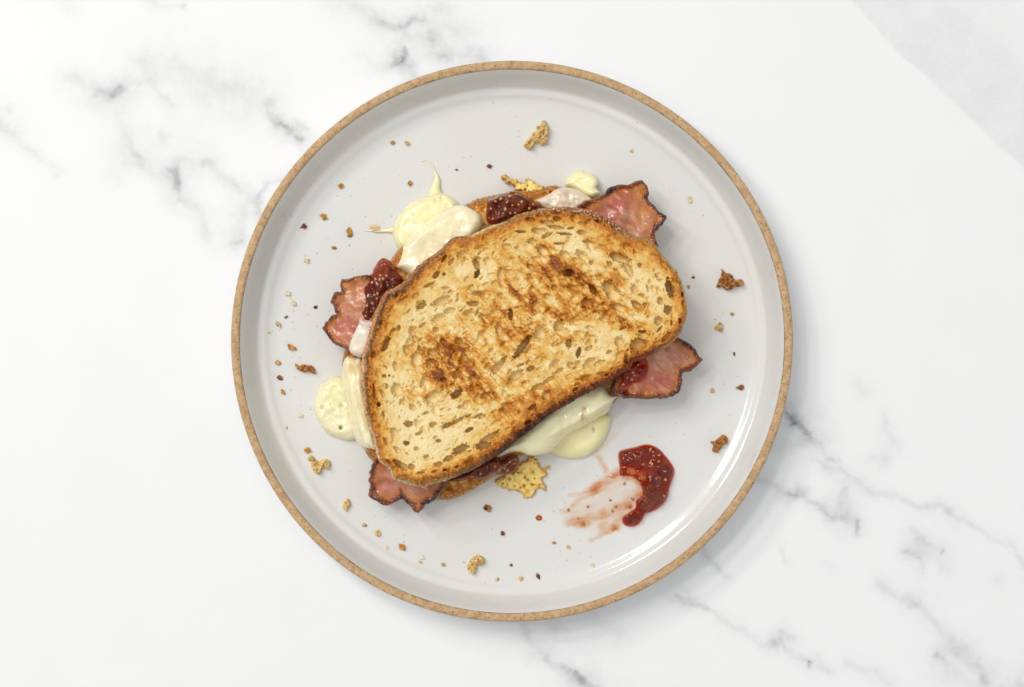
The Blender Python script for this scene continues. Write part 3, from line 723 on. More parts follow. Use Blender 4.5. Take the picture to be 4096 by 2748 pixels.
    def crustinfo(X, Y):
        w = 1.0 / (((X[:, None] - cpx) ** 2 + (Y[:, None] - cpy) ** 2) ** 2 + 1e4)
        w /= w.sum(1, keepdims=True)
        return w @ np.array([c[2] for c in cp]), w @ np.array([c[3] for c in cp]), w @ np.array([float(c[4]) for c in cp])
    cache = {}
    def info(X, Y, sd):
        if 'k' in cache and cache['k'] == len(X): return cache['v']
        if top_slice:
            oc, ic, w = crustinfo(X, Y)
        else:
            oc = np.tile((.50, .27, .10), (len(X), 1)); ic = np.tile((.42, .17, .035), (len(X), 1)); w = np.full(len(X), 30.0)
        w = 0.9 * w * (1 + 0.4 * fbm(X / 40, Y / 40, seed + 2, 3))
        dp = samp(depth, X, Y); mk = samp(mask, X, Y)
        cache['k'] = len(X); cache['v'] = (oc, ic, w, dp, mk)
        return cache['v']
    def top(X, Y, sd):
        oc, ic, w, dp, mk = info(X, Y, sd)
        t = np.clip(sd / w, 0, 1)
        z = z0 + thick - 6.0 * (1 - t) ** 1.8
        crumpled = (1 - smooth(0.6, 1.2, sd / w)) * (fbm(X / 16, Y / 16, seed + 8, 4) * 1.5 + fbm(X / 6, Y / 6, seed + 9, 2) * 0.5)
        z = z + crumpled + 0.55 * (smooth(.7, 1.3, sd / w) * (1 - smooth(1.3, 4, sd / w)))
        z = z + fbm(X / 130, Y / 130, seed + 3, 3) * 0.9 + fbm(X / 16, Y / 16, seed + 4, 2) * 0.16
        z = z - dp * smooth(0.35, 0.9, sd / w)
        return z
    def bot(X, Y, sd):
        oc, ic, w, dp, mk = info(X, Y, sd)
        return z0 + 5.0 * (1 - np.clip(sd / w, 0, 1)) ** 1.8
    def color(X, Y, sd):
        oc, ic, w, dp, mk = info(X, Y, sd)
        wX = X * 0.57056; wY = Y * 0.57056
        n1 = fbm(X / 26, Y / 26, seed + 11, 4); n2 = fbm(X / 9, Y / 9, seed + 12, 3)
        edge = np.exp(-np.clip(sd - w, 0, None) / 33.0)
        toast = 0.07 + 0.66 * edge * (0.85 + 0.7 * n1) + 0.12 * fbm(X / 60, Y / 60, seed + 16, 3)
        toast += 0.08 * np.exp(-np.clip(sd - w, 0, None) / 130.0)
        if top_slice:
            br = np.zeros(len(X))
            for (bx, by, a, b, ang, s) in BROWN:
                c, sn = math.cos(math.radians(ang)), math.sin(math.radians(ang))
                u = ((wX - bx) * c + (wY - by) * sn) / a; v = (-(wX - bx) * sn + (wY - by) * c) / b
                br = np.maximum(br, s * np.exp(-(u * u + v * v) * 1.1))
            # grain of the browning runs down to the right
            gu = (X * 0.77 + Y * 0.64); gv = (-X * 0.64 + Y * 0.77)
            streak = 0.7 * fbm(gu / 70, gv / 26, seed + 13, 4) + 0.5 * fbm(X / 48, Y / 48, seed + 14, 3)
            ridge = 1 - np.clip(np.abs(fbm(gu / 74, gv / 34, seed + 15, 3)) * 4.6, 0, 1)
            toast += br * np.clip(0.60 + 1.15 * streak + 0.55 * ridge, 0.2, 1.3)
            for (ax_, ay_, bx_, by_) in DARKSTREAK:
                d = seg_dist(wX + n2 * 7, wY + n1 * 7, [(ax_, ay_), (bx_, by_)])
                toast += 0.42 * np.exp(-(d / 6.5) ** 2) * np.clip(0.6 + 1.1 * n2, 0, 1)
        else:
            toast += 0.12 + 0.2 * n1
        # raised web takes the heat; hollows stay pale
        toast += 0.17 * n2 * smooth(0.22, 0.45, toast)
        rimb = mk * (1 - mk) * 4
        toast = toast * (1 - 0.42 * mk) + 0.06 * rimb
        toast = np.clip(toast, 0, 1)
        col = ramp(toast, TOAST)
        t = sd / w * (1 + 0.5 * n2)
        cc = mixc(oc, ic * 0.9, smooth(0.22, 0.5, t + 0.35 * n1))
        cc = mixc(cc, (0.60, 0.22, 0.025), smooth(0.5, 0.95, t + 0.2 * n1) * 0.85)
        if not top_slice: pass
        dk = np.clip(1 + 0.9 * n2 + 0.6 * n1, 0.35, 1.6)[:, None]
        cc = np.clip(cc * dk, 0, 0.9)
        # flour dust sits on the crust where it is pale
        fl = smooth(0.06, 0.34, fbm(X / 10, Y / 10, seed + 31, 3)) * FL(X, Y) * (1 - smooth(0.35, 0.95, t))
        cc = mixc(cc, (.90, .76, .56), fl * 0.85)
        return mixc(cc, col, smooth(0.7, 1.25, sd / w + 0.25 * n1))
    def FL(X, Y):
        k = np.zeros(len(X)) + 0.02
        for (x, y, r, s) in [(2220, 828, 90, .9), (2340, 835, 90, 1.0), (2440, 890, 80, 1.0), (2500, 940, 50, .8), (1560, 1130, 60, .3), (1470, 1400, 90, .22), (1960, 890, 80, .4), (1640, 1040, 60, .2)]:
            k = np.maximum(k, s * np.exp(-((X - x) ** 2 + (Y - y) ** 2) / (r * r)))
        return k if top_slice else 0.3
    def parts(X, Y, sd):
        oc, ic, w, dp, mk = info(X, Y, sd)
        return (sd < w * 0.95).astype(int)
    res = grid_solid(poly, z0 + thick - 3, spacing, top, bot, color, None, parts)
    cen = poly.mean(0)
    loc = np.array([float(wx(cen[0], z0)), float(wy(cen[1], z0)), z0 / 1000])
    t = thing(name, label, 'bread', tuple(loc))
    for (co, f, c, at), nm, mat in zip(res, ('toasted_face', 'crust'), (M_BREAD, M_CRUST)):
        link(nm, make_mesh(nm, co - loc, f, c), mat, t)

BOT_OUT = [(x / 0.57056, y / 0.57056) for x, y in [(1068, 463), (1100, 450), (1150, 440), (1250, 424), (1275, 424), (1340, 445), (1420, 500), (1480, 580), (1520, 680), (1505, 790), (1408, 914), (1250, 1010), (1175, 1052),
           (1122, 1092), (1075, 1122), (1045, 1136), (1010, 1142), (950, 1128), (880, 1080), (838, 1040), (812, 960), (790, 870), (782, 812), (830, 700), (898, 582), (920, 560), (980, 510)]]
build_slice('bread_slice', 'lower toasted bread slice peeking out beneath the sandwich filling', BOT_OUT, FLOOR, 13, 3.4, 60, False)
build_slice('bread_slice', 'browned sourdough slice with open holes on top of the sandwich', TOP_OUT, 26.5, 14.5, 2.1, 30, True)

# ------------------------------------------------------------------ soft lumps: bacon, cheese, jam
def plane_z(p, q):
    """height running from (x, y, z) p to q, both in photo pixels and mm"""
    vx, vy = q[0] - p[0], q[1] - p[1]; L = vx * vx + vy * vy
    def f(X, Y):
        t = np.clip(((X - p[0]) * vx + (Y - p[1]) * vy) / L, 0, 1)
        return p[2] + (q[2] - p[2]) * (t * t * (3 - 2 * t))
    return f

def lump(name, outline, zref, spacing, base, thick, r, mat, color, parent=None, bumps=(), jagp=None, seed=0, under=None, step=5.0, extra=None, want_thick=False):
    poly = catmull(outline, step)
    if jagp: poly = jag(poly, *jagp)
    def top(X, Y, sd):
        z = base(X, Y) + thick * edge_profile(sd, r)
        fade = smooth(0, r * 0.6, sd)
        for (sc, am, sd_) in bumps: z = z + am * fade * fbm(X / sc, Y / sc, seed + sd_, 2)
        if extra is not None: z = z + extra(X, Y, sd)
        return z
    def bot(X, Y, sd):
        return (under(X, Y) if under else base(X, Y)) - 0.25 * smooth(0, r, sd)
    at = {'thick': lambda X, Y, sd, zt: np.clip(zt - base(X, Y), 0.02, 9)} if want_thick else None
    co, f, c, a = grid_solid(poly, zref, spacing, top, bot, color, at)
    return co, f, c, a

def place(name, data, mat, parent=None, loc=None):
    co, f, c, a = data
    if loc is None: loc = np.zeros(3)
    return link(name, make_mesh(name, co - np.asarray(loc), f, c, a), mat, parent)

def base_loc(poly, zref, z):
    c = np.array(poly).mean(0)
    return np.array([float(wx(c[0], zref)), float(wy(c[1], zref)), z / 1000])

# ---- bacon
def bacon(label, outline, base, zref, blobs, seed, char=1.0, edge=13, thick=2.6, fold=None):
    """blobs: (x, y, rx, ry, angle, colour, strength)"""
    edge = edge * 1.3
    def color(X, Y, sd):
        n1 = fbm(X / 34, Y / 34, seed, 3); n2 = fbm(X / 9, Y / 9, seed + 4, 2)
        col = np.tile((0.56, 0.20, 0.095), (len(X), 1)) * (1 + 0.25 * n1)[:, None]
        for (bx, by, rx, ry, ang, c, s) in blobs:
            cc, sn = math.cos(math.radians(ang)), math.sin(math.radians(ang))
            u = ((X - bx) * cc + (Y - by) * sn) / rx; v = (-(X - bx) * sn + (Y - by) * cc) / ry
            k = s * np.exp(-(u * u + v * v) * (1 + 0.8 * n1))
            col = mixc(col, c, np.clip(k * (0.9 + 0.5 * n1), 0, 1))
        fib = fbm((X * .8 + Y * .6) / 30, (Y * .8 - X * .6) / 5, seed + 7, 3)
        col = col * (1 + 0.28 * fib)[:, None]
        fat = smooth(0.12, 0.42, fbm((X * .8 + Y * .6) / 90, (Y * .8 - X * .6) / 30, seed + 17, 2))
        col = mixc(col, (0.72, 0.46, 0.30), fat * 0.4)
        red = smooth(0.05, 0.4, fbm((X * .8 + Y * .6) / 80, (Y * .8 - X * .6) / 34, seed + 19, 2))
        col = mixc(col, (0.42, 0.075, 0.05), red * 0.4)
        e = sd * (1 - 0.75 * n1) + 9 * fbm(X / 50, Y / 50, seed + 23, 2)
        col = mixc(col, (0.50, 0.17, 0.035), 0.9 * (1 - smooth(edge * 1.3, edge * 4.0, e)))
        col = mixc(col, (0.22, 0.045, 0.012), 0.95 * (1 - smooth(edge * 0.9, edge * 1.9, e)))
        patch = 0.3 + 0.7 * smooth(-0.12, 0.2, fbm(X / 55, Y / 55, seed + 21, 2))
        col = mixc(col, (0.022, 0.008, 0.006), patch * char * (1 - smooth(edge * 0.55, edge * 1.2, e + 4 * n2)))
        return np.clip(col * (1 + 0.15 * n2)[:, None], 0, 1)
    def ex(X, Y, sd):
        z = 1.1 * smooth(0, 10, sd) * fbm(X / 9, Y / 9, seed + 6, 2) * (1 - smooth(10, 34, sd))
        z = z + 0.8 * np.exp(-((sd - 9) / 9) ** 2)
        if fold is not None: z = z + fold(X, Y, sd)
        return z
    data = lump('bacon_rasher', outline, zref, 2.8, base, thick, 9, M_BACON, color, bumps=((90, 3.4, 1), (34, 0.5, 2)),
                jagp=(6.0, 1 / 22, seed, 4), seed=seed, step=4.0, extra=ex)
    loc = base_loc(outline, zref, 18)
    o = place('bacon_rasher', data, M_BACON, None, loc); o.location = loc
    tag(o, label, 'bacon', 'bacon rashers in the sandwich')

PINK = (0.47, 0.13, 0.10); ROSE = (0.55, 0.215, 0.165); TAN = (0.60, 0.29, 0.085); FATW = (0.66, 0.39, 0.28); RED = (0.45, 0.09, 0.055)
def zb(k, rows):
    ox, oy, s = ZO[k]
    return [(ox + r[0] / s, oy + r[1] / s, r[2] / s, r[3] / s, r[4], r[5], r[6]) for r in rows]
bacon('charred pink bacon rasher end sticking out at the upper right of the sandwich',
      Z('B', [(540, 472), (600, 425), (640, 392), (720, 380), (800, 335), (850, 292), (880, 252), (940, 236), (1000, 217), (1080, 226), (1130, 202), (1180, 186), (1218, 172), (1250, 195), (1280, 230), (1300, 270), (1304, 340), (1300, 385),
              (1350, 430), (1390, 480), (1410, 502), (1460, 538), (1485, 552), (1478, 600), (1440, 650), (1390, 700), (1362, 760), (1392, 880), (1300, 960), (1100, 900), (850, 760), (650, 640)]),
      plane_z((2420, 1000, 22.5), (2640, 740, 19)), 24,
      zb('B', [(900, 470, 190, 150, -35, PINK, .9), (1010, 400, 150, 120, 0, RED, .55), (830, 480, 60, 90, -30, ROSE, .5), (1040, 590, 110, 60, -25, FATW, .8), (1220, 560, 110, 170, 10, TAN, .8), (1300, 640, 70, 120, 20, ROSE, .5), (1200, 280, 90, 70, -20, TAN, .7), (1150, 720, 90, 70, 0, FATW, .6), (780, 420, 70, 50, -30, TAN, .5)]),
      5, 1.0, 11, fold=lambda X, Y, sd: 2.4 * np.exp(-((Y - 870 - 0.35 * (X - 2560)) / 55) ** 2))
bacon('wavy pink bacon rasher end with black edge at the left of the sandwich',
      Z('H', [(442, 425), (470, 405), (540, 400), (600, 385), (680, 370), (740, 358), (830, 355), (930, 420), (1010, 620), (980, 900), (850, 1250), (700, 1440), (585, 1455), (520, 1440), (460, 1405), (420, 1375), (360, 1360), (310, 1310), (260, 1250),
              (210, 1170), (172, 1110), (190, 1070), (212, 1032), (242, 1018), (262, 970), (300, 925), (345, 916), (382, 900), (352, 890), (345, 840), (320, 790), (290, 758), (296, 710), (310, 650), (326, 610), (370, 590), (430, 582), (430, 515)]),
      plane_z((1500, 1230, 22.5), (1300, 1240, 18.5)), 22,
      zb('H', [(480, 1080, 190, 130, 20, ROSE, .75), (580, 1100, 150, 110, 0, PINK, .8), (430, 740, 100, 80, 0, RED, .4), (560, 760, 150, 110, 0, (0.62, .33, .2), .8), (560, 520, 160, 80, 0, TAN, .9), (480, 620, 100, 40, 10, FATW, .6), (420, 1220, 90, 70, 40, ROSE, .5), (540, 1330, 90, 60, 30, FATW, .5), (280, 1060, 70, 110, 30, (0.62, .26, .07), .8), (640, 920, 150, 40, 0, (0.62, .34, .22), .8)]),
      9, 1.0, 9, fold=lambda X, Y, sd: 1.8 * np.exp(-((Y - 1330) / 45) ** 2) + 1.2 * np.exp(-((Y - 1190) / 40) ** 2))
bacon('lobed bacon rasher end with browned rim at the right, under the dark crust',
      Z('D', [(1690, 205), (1740, 230), (1800, 260), (1850, 310), (1880, 360), (1905, 395), (1880, 430), (1830, 480), (1780, 500), (1738, 510), (1740, 560), (1730, 620), (1720, 662), (1680, 690), (1640, 710), (1590, 720), (1550, 730), (1510, 716),
              (1450, 730), (1400, 725), (1330, 720), (1250, 720), (1200, 690), (1130, 680), (1150, 560), (1200, 400), (1400, 230), (1560, 170)]),
      plane_z((2520, 1430, 22.5), (2780, 1480, 18)), 21,
      zb('D', [(1560, 570, 180, 90, -15, (0.46, .115, .10), .9), (1640, 400, 130, 110, 20, (0.58, .30, .20), .85), (1720, 360, 100, 120, 30, ROSE, .4), (1560, 360, 100, 90, 0, FATW, .45), (1360, 680, 140, 40, 0, TAN, .7), (1640, 480, 90, 40, -10, TAN, .5), (1820, 390, 60, 60, 0, (.45, .17, .05), .6), (1690, 650, 60, 60, 0, (.35, .08, .04), .5)]),
      13, 0.85, 11)
bacon('glossy bacon rasher end with two rounded lobes at the lower left corner',
      Z('E', [(330, 345), (310, 400), (290, 440), (300, 480), (284, 520), (300, 570), (280, 640), (300, 690), (340, 702), (380, 730), (440, 760), (500, 742), (550, 712), (600, 700), (640, 732), (690, 780), (702, 812), (750, 820), (790, 790), (830, 742),
              (880, 720), (930, 670), (980, 610), (1020, 550), (1028, 490), (850, 400), (560, 280), (390, 290)]),
      plane_z((1620, 1860, 22.5), (1560, 2030, 16.5)), 20,
      zb('E', [(430, 520, 130, 130, 30, ROSE, .85), (500, 600, 150, 80, 10, ROSE, .75), (700, 600, 110, 80, -20, FATW, .75), (650, 700, 80, 60, 0, TAN, .7), (860, 580, 100, 60, -40, (.40, .13, .035), .8), (400, 690, 110, 40, 20, TAN, .6), (380, 420, 60, 80, 0, (.56, .17, .1), .6), (760, 740, 60, 50, 0, (.42, .12, .05), .7)]),
      17, 1.0, 13)

# ---- cheese
def cheese_color(base, spots=(), seed=0):
    def color(X, Y, sd):
        n = fbm(X / 60, Y / 60, seed, 3)
        col = np.tile(base, (len(X), 1)) * (1 + 0.06 * n)[:, None]
        for (x, y, rx, ry, c, s) in spots:
            k = s * np.exp(-(((X - x) / rx) ** 2 + ((Y - y) / ry) ** 2)) * (1 + 0.6 * fbm(X / 8, Y / 8, seed + 3, 3))
            col = mixc(col, c, np.clip(k, 0, 1))
        return np.clip(col, 0, 1)
    return color

def dents(rows):
    def f(X, Y, sd):
        z = 0
        for (x, y, r, d) in rows: z = z - d * np.exp(-(((X - x) ** 2 + (Y - y) ** 2) / (r * r)))
        return z
    return f

YEL = (0.96, 0.86, 0.50); IVORY = (0.97, 0.865, 0.56); MILK = (0.87, 0.77, 0.63)
_bp = catmull(BOT_OUT, 8)
def on_slice(f, off=1.0):
    """rest on the lower slice where it lies underneath, else follow f"""
    def g(X, Y):
        s_ = sdf(np.asarray(X, float), np.asarray(Y, float), _bp)[0]
        return np.maximum(f(X, Y), FLOOR + 13.2 * smooth(-22, 24, s_) ** 0.8 + off * smooth(-22, 0, s_))
    return g
def cheese_part(parent, name, outline, zref, base, thick, r, col, spots=(), bumps=((80, 1.3, 1), (34, 0.35, 2)), seed=0, under=None, extra=None):
    data = lump(name, outline, zref, 3.0, base, thick, r, M_CHEESE, cheese_color(col, spots, seed), bumps=bumps, seed=seed, under=under, step=6, extra=extra)
    return place(name, data, M_CHEESE, parent, np.array(parent.location))

def strand(parent, name, pts, col, zr=FLOOR):
    """tapered string: (x, y, z, radius) in photo px / mm"""
    P = np.array(pts, float); n = 10
    t = np.linspace(0, len(P) - 1, (len(P) - 1) * 5 + 1)
    q = np.stack([np.interp(t, np.arange(len(P)), P[:, k]) for k in range(4)], 1)
    for k in range(4): q[1:-1, k] = (q[:-2, k] + q[1:-1, k] * 2 + q[2:, k]) / 4
    X = wx(q[:, 0], zr); Y = wy(q[:, 1], zr); Zm = q[:, 2] / 1000
    c = np.stack([X, Y, Zm], 1); d = np.gradient(c, axis=0); d /= np.linalg.norm(d, axis=1)[:, None]
    side = np.cross(d, (0, 0, 1.0)); side /= np.linalg.norm(side, axis=1)[:, None] + 1e-9
    up = np.cross(side, d)
    a = np.linspace(0, 2 * math.pi, n, endpoint=False)
    co = c[:, None] + (q[:, 3] / 1000)[:, None, None] * (side[:, None] * np.cos(a)[None, :, None] + 0.6 * up[:, None] * np.sin(a)[None, :, None])
    m = len(c); idx = np.arange(m * n).reshape(m, n); nx_ = np.roll(idx, -1, 1)
    f = np.stack([idx[:-1], nx_[:-1], nx_[1:], idx[1:]], -1).reshape(-1, 4)
    me = make_mesh(name, co.reshape(-1, 3) - np.array(parent.location), f, np.tile(col, (m * n, 1)))
    return link(name, me, M_CHEESE, parent)

# upper left melt
o1 = Z('A', [(440, 500), (450, 430), (470, 360), (510, 290), (560, 220), (630, 160), (720, 110), (800, 88), (850, 60), (900, 45), (960, 50), (1030, 75), (1090, 115), (1130, 160), (1150, 230), (1050, 420), (800, 640), (620, 720), (500, 640), (465, 570)])
t = thing('melted_cheese', 'pale yellow cheese melt with thin strings spilling from the upper left', 'cheese', tuple(base_loc(o1, 8, FLOOR)))
cheese_part(t, 'puddle', o1, 9, lambda X, Y: np.full(len(X), FLOOR), 6.5, 42, YEL, seed=3,
            extra=dents([(1728, 772, 9, 1.6), (1768, 795, 10, 1.0), (1790, 824, 9, 1.2), (1745, 800, 10, 1.0)]),
            spots=[(1729, 774, 8, 8, (.62, .5, .2), .7), (1600, 860, 90, 60, (.86, .80, .48), .5)])
o1b = Z('A', [(545, 610), (570, 530), (620, 470), (700, 420), (760, 360), (850, 300), (940, 240), (1030, 200), (1120, 180), (1200, 190), (1270, 220), (1340, 262), (1375, 310), (1382, 370), (1350, 440), (1200, 640), (900, 860), (700, 960), (600, 900), (520, 850), (490, 830), (528, 740), (550, 660)])
cheese_part(t, 'fold', o1b, 22, on_slice(plane_z((1850, 950, 19.5), (1640, 900, 10.5))), 6.0, 36, IVORY, seed=8, under=lambda X, Y: np.full(len(X), 9.0) + 0 * X,
            spots=[(1660, 970, 40, 30, (.80, .64, .55), .45), (1800, 840, 60, 25, (.82, .72, .52), .5), (1600, 1075, 40, 30, (.78, .55, .48), .5)])
strand(t, 'string', [p + q for p, q in zip(Z('K', [(1310, 830), (1290, 640), (1330, 480), (1325, 400), (1290, 310), (1250, 220), (1180, 140), (1110, 85), (1050, 115)]),
                                           [(8.6, 4.2), (7.6, 2.4), (7.2, 1.5), (7.0, 1.0), (6.6, .42), (6.5, .4), (6.4, .36), (6.3, .26), (6.2, .22)])], YEL)
strand(t, 'string', [p + q for p, q in zip(Z('K', [(640, 1390), (500, 1390), (400, 1395), (300, 1398), (200, 1400), (100, 1398), (10, 1402)]),
                                           [(8.0, 3.4), (7.2, 1.2), (6.9, .85), (6.8, .9), (6.8, .9), (6.4, .35), (6.2, .15)])], YEL)
# left melt
o2 = Z('C', [(440, 672), (330, 670), (260, 710), (200, 770), (160, 850), (145, 930), (137, 1010), (170, 1110), (220, 1200), (280, 1270), (380, 1310), (470, 1340), (540, 1340), (620, 1300), (640, 1100), (600, 900), (520, 760)])
t = thing('melted_cheese', 'greenish yellow cheese melt with small pits at the left of the sandwich', 'cheese', tuple(base_loc(o2, 8, FLOOR)))
GRN = (0.50, 0.52, 0.16)
cheese_part(t, 'puddle', o2, 9, lambda X, Y: np.full(len(X), FLOOR), 5.5, 40, (0.90, 0.83, 0.55), seed=13, bumps=((60, 1.2, 1), (28, 0.4, 2)),
            extra=dents([(1364, 1711, 7, 2.6), (1364, 1624, 8, 1.4), (1289, 1629, 8, 1.2), (1325, 1654, 12, .6), (1290, 1712, 8, .8), (1325, 1618, 5, .8)]),
            spots=[(1364, 1711, 7, 9, (.30, .34, .03), .9), (1365, 1622, 9, 10, GRN, .6), (1288, 1630, 7, 8, GRN, .5), (1340, 1590, 40, 60, (.78, .79, .38), .5), (1310, 1720, 14, 8, (.6, .45, .3), .5)])
o2b = Z('C', [(505, 455), (590, 470), (650, 470), (700, 600), (700, 800), (740, 1100), (800, 1300), (810, 1430), (740, 1422), (650, 1412), (590, 1370), (552, 1310), (532, 1250), (512, 1180), (492, 1080), (470, 960), (432, 800), (416, 700), (430, 580), (462, 500)])
cheese_part(t, 'fold', o2b, 19, on_slice(plane_z((1455, 1600, 20.5), (1370, 1620, 10.0))), 5.5, 32, (0.96, 0.84, 0.53), seed=17, under=lambda X, Y: np.full(len(X), 9.0) + 0 * X,
            spots=[(1420, 1470, 26, 40, (.74, .50, .18), .65), (1430, 1740, 60, 40, (.86, .80, .6), .5)])
o2c = Z('H', [(720, 985), (770, 1000), (860, 1010), (960, 1040), (930, 1200), (830, 1420), (740, 1530), (640, 1500), (585, 1460), (560, 1400), (575, 1330), (610, 1240), (660, 1140), (700, 1060)])
cheese_part(t, 'skin', o2c, 23, plane_z((1480, 1340, 27.0), (1400, 1400, 25.2)), 1.7, 20, MILK, seed=19, bumps=((40, .6, 1),),
            spots=[(1430, 1418, 26, 16, (.66, .46, .38), .7), (1450, 1292, 26, 14, (.66, .36, .30), .7), (1400, 1390, 14, 20, (.74, .5, .42), .5), (1455, 1360, 16, 30, (.9, .83, .66), .5)])
# lower melt
o3 = Z('D', [(1120, 850), (1142, 900), (1130, 970), (1090, 1060), (1020, 1150), (950, 1200), (880, 1222), (780, 1226), (700, 1206), (640, 1182), (580, 1140), (640, 1010), (800, 900), (1000, 840)])
t = thing('melted_cheese', 'smooth cheese melt oozing onto the plate below the dark crust', 'cheese', tuple(base_loc(o3, 8, FLOOR)))
cheese_part(t, 'puddle', o3, 9, lambda X, Y: np.full(len(X), FLOOR), 6.0, 48, (0.96, 0.86, 0.49), seed=23, bumps=((90, .8, 1),),
            spots=[(2372, 1718, 6, 10, (.45, .22, .03), .8), (2270, 1790, 40, 26, (.72, .70, .30), .5)])
o3b = Z('D', [(1050, 610), (1130, 688), (1195, 702), (1162, 735), (1146, 790), (1110, 850), (1050, 882), (980, 922), (900, 970), (820, 1000), (765, 1032), (722, 1082), (670, 1132), (600, 1180), (520, 1196), (440, 1190), (380, 1166), (300, 1172), (200, 1210), (180, 1190), (330, 1040), (580, 830), (850, 640)])
cheese_part(t, 'fold', o3b, 20, on_slice(plane_z((2200, 1660, 21.5), (2340, 1775, 11.5))), 7.0, 50, (0.97, 0.87, 0.54), seed=27, under=lambda X, Y: np.full(len(X), 9.0) + 0 * X,
            spots=[(2335, 1632, 12, 10, (.50, .28, .10), .7), (2328, 1668, 9, 22, (.40, .2, .07), .7), (2010, 1822, 30, 20, (.82, .75, .66), .7), (2450, 1560, 40, 16, (.74, .62, .58), .7)])
# upper melt
o4 = Z('I', [(1465, 400), (1465, 330), (1520, 250), (1590, 170), (1680, 110), (1800, 88), (1890, 125), (1980, 140), (2060, 210), (2110, 310), (2100, 400), (2070, 460), (2140, 540), (2110, 600), (2000, 650), (1850, 620), (1700, 520), (1560, 460)])
t = thing('melted_cheese', 'small round cheese blob with a milky flap beside the upper bacon', 'cheese', tuple(base_loc(o4, 8, FLOOR)))
cheese_part(t, 'blob', o4, 10, plane_z((2360, 800, 12), (2320, 720, FLOOR)), 6.0, 30, YEL, seed=33, under=lambda X, Y: np.full(len(X), FLOOR), bumps=((50, .6, 1),),
            spots=[(2380, 752, 30, 10, (.80, .68, .26), .4)])
o4b = Z('I', [(890, 690), (1000, 630), (1150, 560), (1260, 480), (1380, 428), (1500, 424), (1650, 445), (1780, 500), (1900, 580), (1990, 650), (1950, 760), (1800, 900), (1500, 960), (1200, 900), (1000, 800)])
cheese_part(t, 'flap', o4b, 21, on_slice(plane_z((2250, 840, 20.5), (2270, 750, 16.5))), 4.0, 26, (0.83, 0.70, 0.52), seed=37, under=lambda X, Y: np.full(len(X), 17.0) + 0 * X, bumps=((46, 1.0, 1), (18, .4, 2)),
            spots=[(2262, 780, 18, 16, (.60, .36, .24), .6), (2180, 795, 26, 16, (.78, .68, .62), .6), (2350, 785, 22, 14, (.66, .45, .26), .4), (2200, 770, 22, 12, (.70, .5, .48), .5)])

# ---- fried cheese lace
def crisp(label, outline, base, zref, seed, holes, thick, zfloor):
    def color(X, Y, sd):
        n = fbm(X / 24, Y / 24, seed, 4); n2 = fbm(X / 6, Y / 6, seed + 2, 3)
        col = mixc((0.97, 0.78, 0.28), (0.86, 0.48, 0.08), smooth(-0.1, 0.45, n))
        col = mixc(col, (0.56, 0.25, 0.035), (1 - smooth(2, 14, sd)) * 0.6)
        for (x, y, r) in holes:
            col = mixc(col, (0.36, 0.15, 0.02), 0.8 * np.exp(-(((X - x) ** 2 + (Y - y) ** 2) / (r * r))))
        return np.clip(col * (1 + 0.25 * n2)[:, None], 0, 1)
    ex = dents([(x, y, r, thick * 0.8) for x, y, r in holes])
    data = lump('cheese_crisp', outline, zref, 2.2, base, thick, 7, M_CRISP, color, bumps=((22, 1.6, 1), (9, .9, 2)), jagp=(15, 1 / 13, seed, 4), seed=seed, step=3.5, extra=ex,
                under=lambda X, Y: np.full(len(X), zfloor))
    loc = base_loc(outline, zref, zfloor)
    o = place('cheese_crisp', data, M_CRISP, None, loc); o.location = loc
    tag(o, label, 'cheese crisp')
R = np.random.RandomState(3)
hb = [(x, y, r) for (x, y), r in zip(Z('D', [(290, 1395), (380, 1465), (420, 1380), (445, 1400), (485, 1335), (330, 1450), (230, 1430), (480, 1440), (500, 1390), (360, 1340), (540, 1440), (410, 1450), (270, 1440)]), [5, 3.5, 5, 5, 4, 4, 3, 4, 3, 4, 3, 4, 3])]
crisp('lacy golden cheese crisp with ragged points beside the lower melt',
      Z('D', [(160, 1400), (230, 1360), (330, 1320), (380, 1260), (440, 1222), (480, 1205), (530, 1240), (545, 1300), (590, 1302), (635, 1285), (602, 1332), (600, 1370), (562, 1392), (580, 1440), (602, 1495), (545, 1470), (512, 1490), (500, 1530), (420, 1555), (380, 1500), (310, 1490), (220, 1465), (180, 1440)]),
      lambda X, Y: np.full(len(X), FLOOR), 8, 71, hb, 2.6, FLOOR)
crisp('golden fried cheese tuft curling out above the upper jam',
      Z('I', [(215, 230), (230, 185), (290, 175), (350, 195), (400, 250), (500, 290), (600, 330), (680, 330), (700, 280), (770, 258), (830, 300), (900, 380), (980, 400), (1050, 470), (1060, 560), (980, 640), (860, 660), (740, 620), (640, 520), (540, 480), (480, 440), (470, 390), (380, 350), (320, 340), (300, 270)]),
      plane_z((2130, 790, 14), (2010, 700, 7.5)), 12, 77, [(2102, 760, 5), (2135, 772, 4), (2110, 745, 3), (2085, 735, 3)], 2.8, FLOOR)

# ---- jam
def seed_mesh():
    bm = bmesh.new(); bmesh.ops.create_icosphere(bm, subdivisions=2, radius=1.0)
    co = np.array([v.co[:] for v in bm.verts]); f = np.array([[v.index for v in fc.verts] for fc in bm.faces]); bm.free()
    taper = 1 - 0.22 * co[:, 0]
    co[:, 1] *= 0.74 * taper; co[:, 2] *= 0.62 * taper
    res = []
    for c in ((0.56, 0.27, 0.085), (0.60, 0.34, 0.15), (0.46, 0.17, 0.045), (0.42, 0.13, 0.045)):
        res.append(make_mesh('seed', co, f, np.tile(c, (len(co), 1)) * (1 - 0.25 * smooth(.3, 1, co[:, 0]))[:, None]))
    return res
SEEDS = seed_mesh()
RS_ = np.random.RandomState(11)

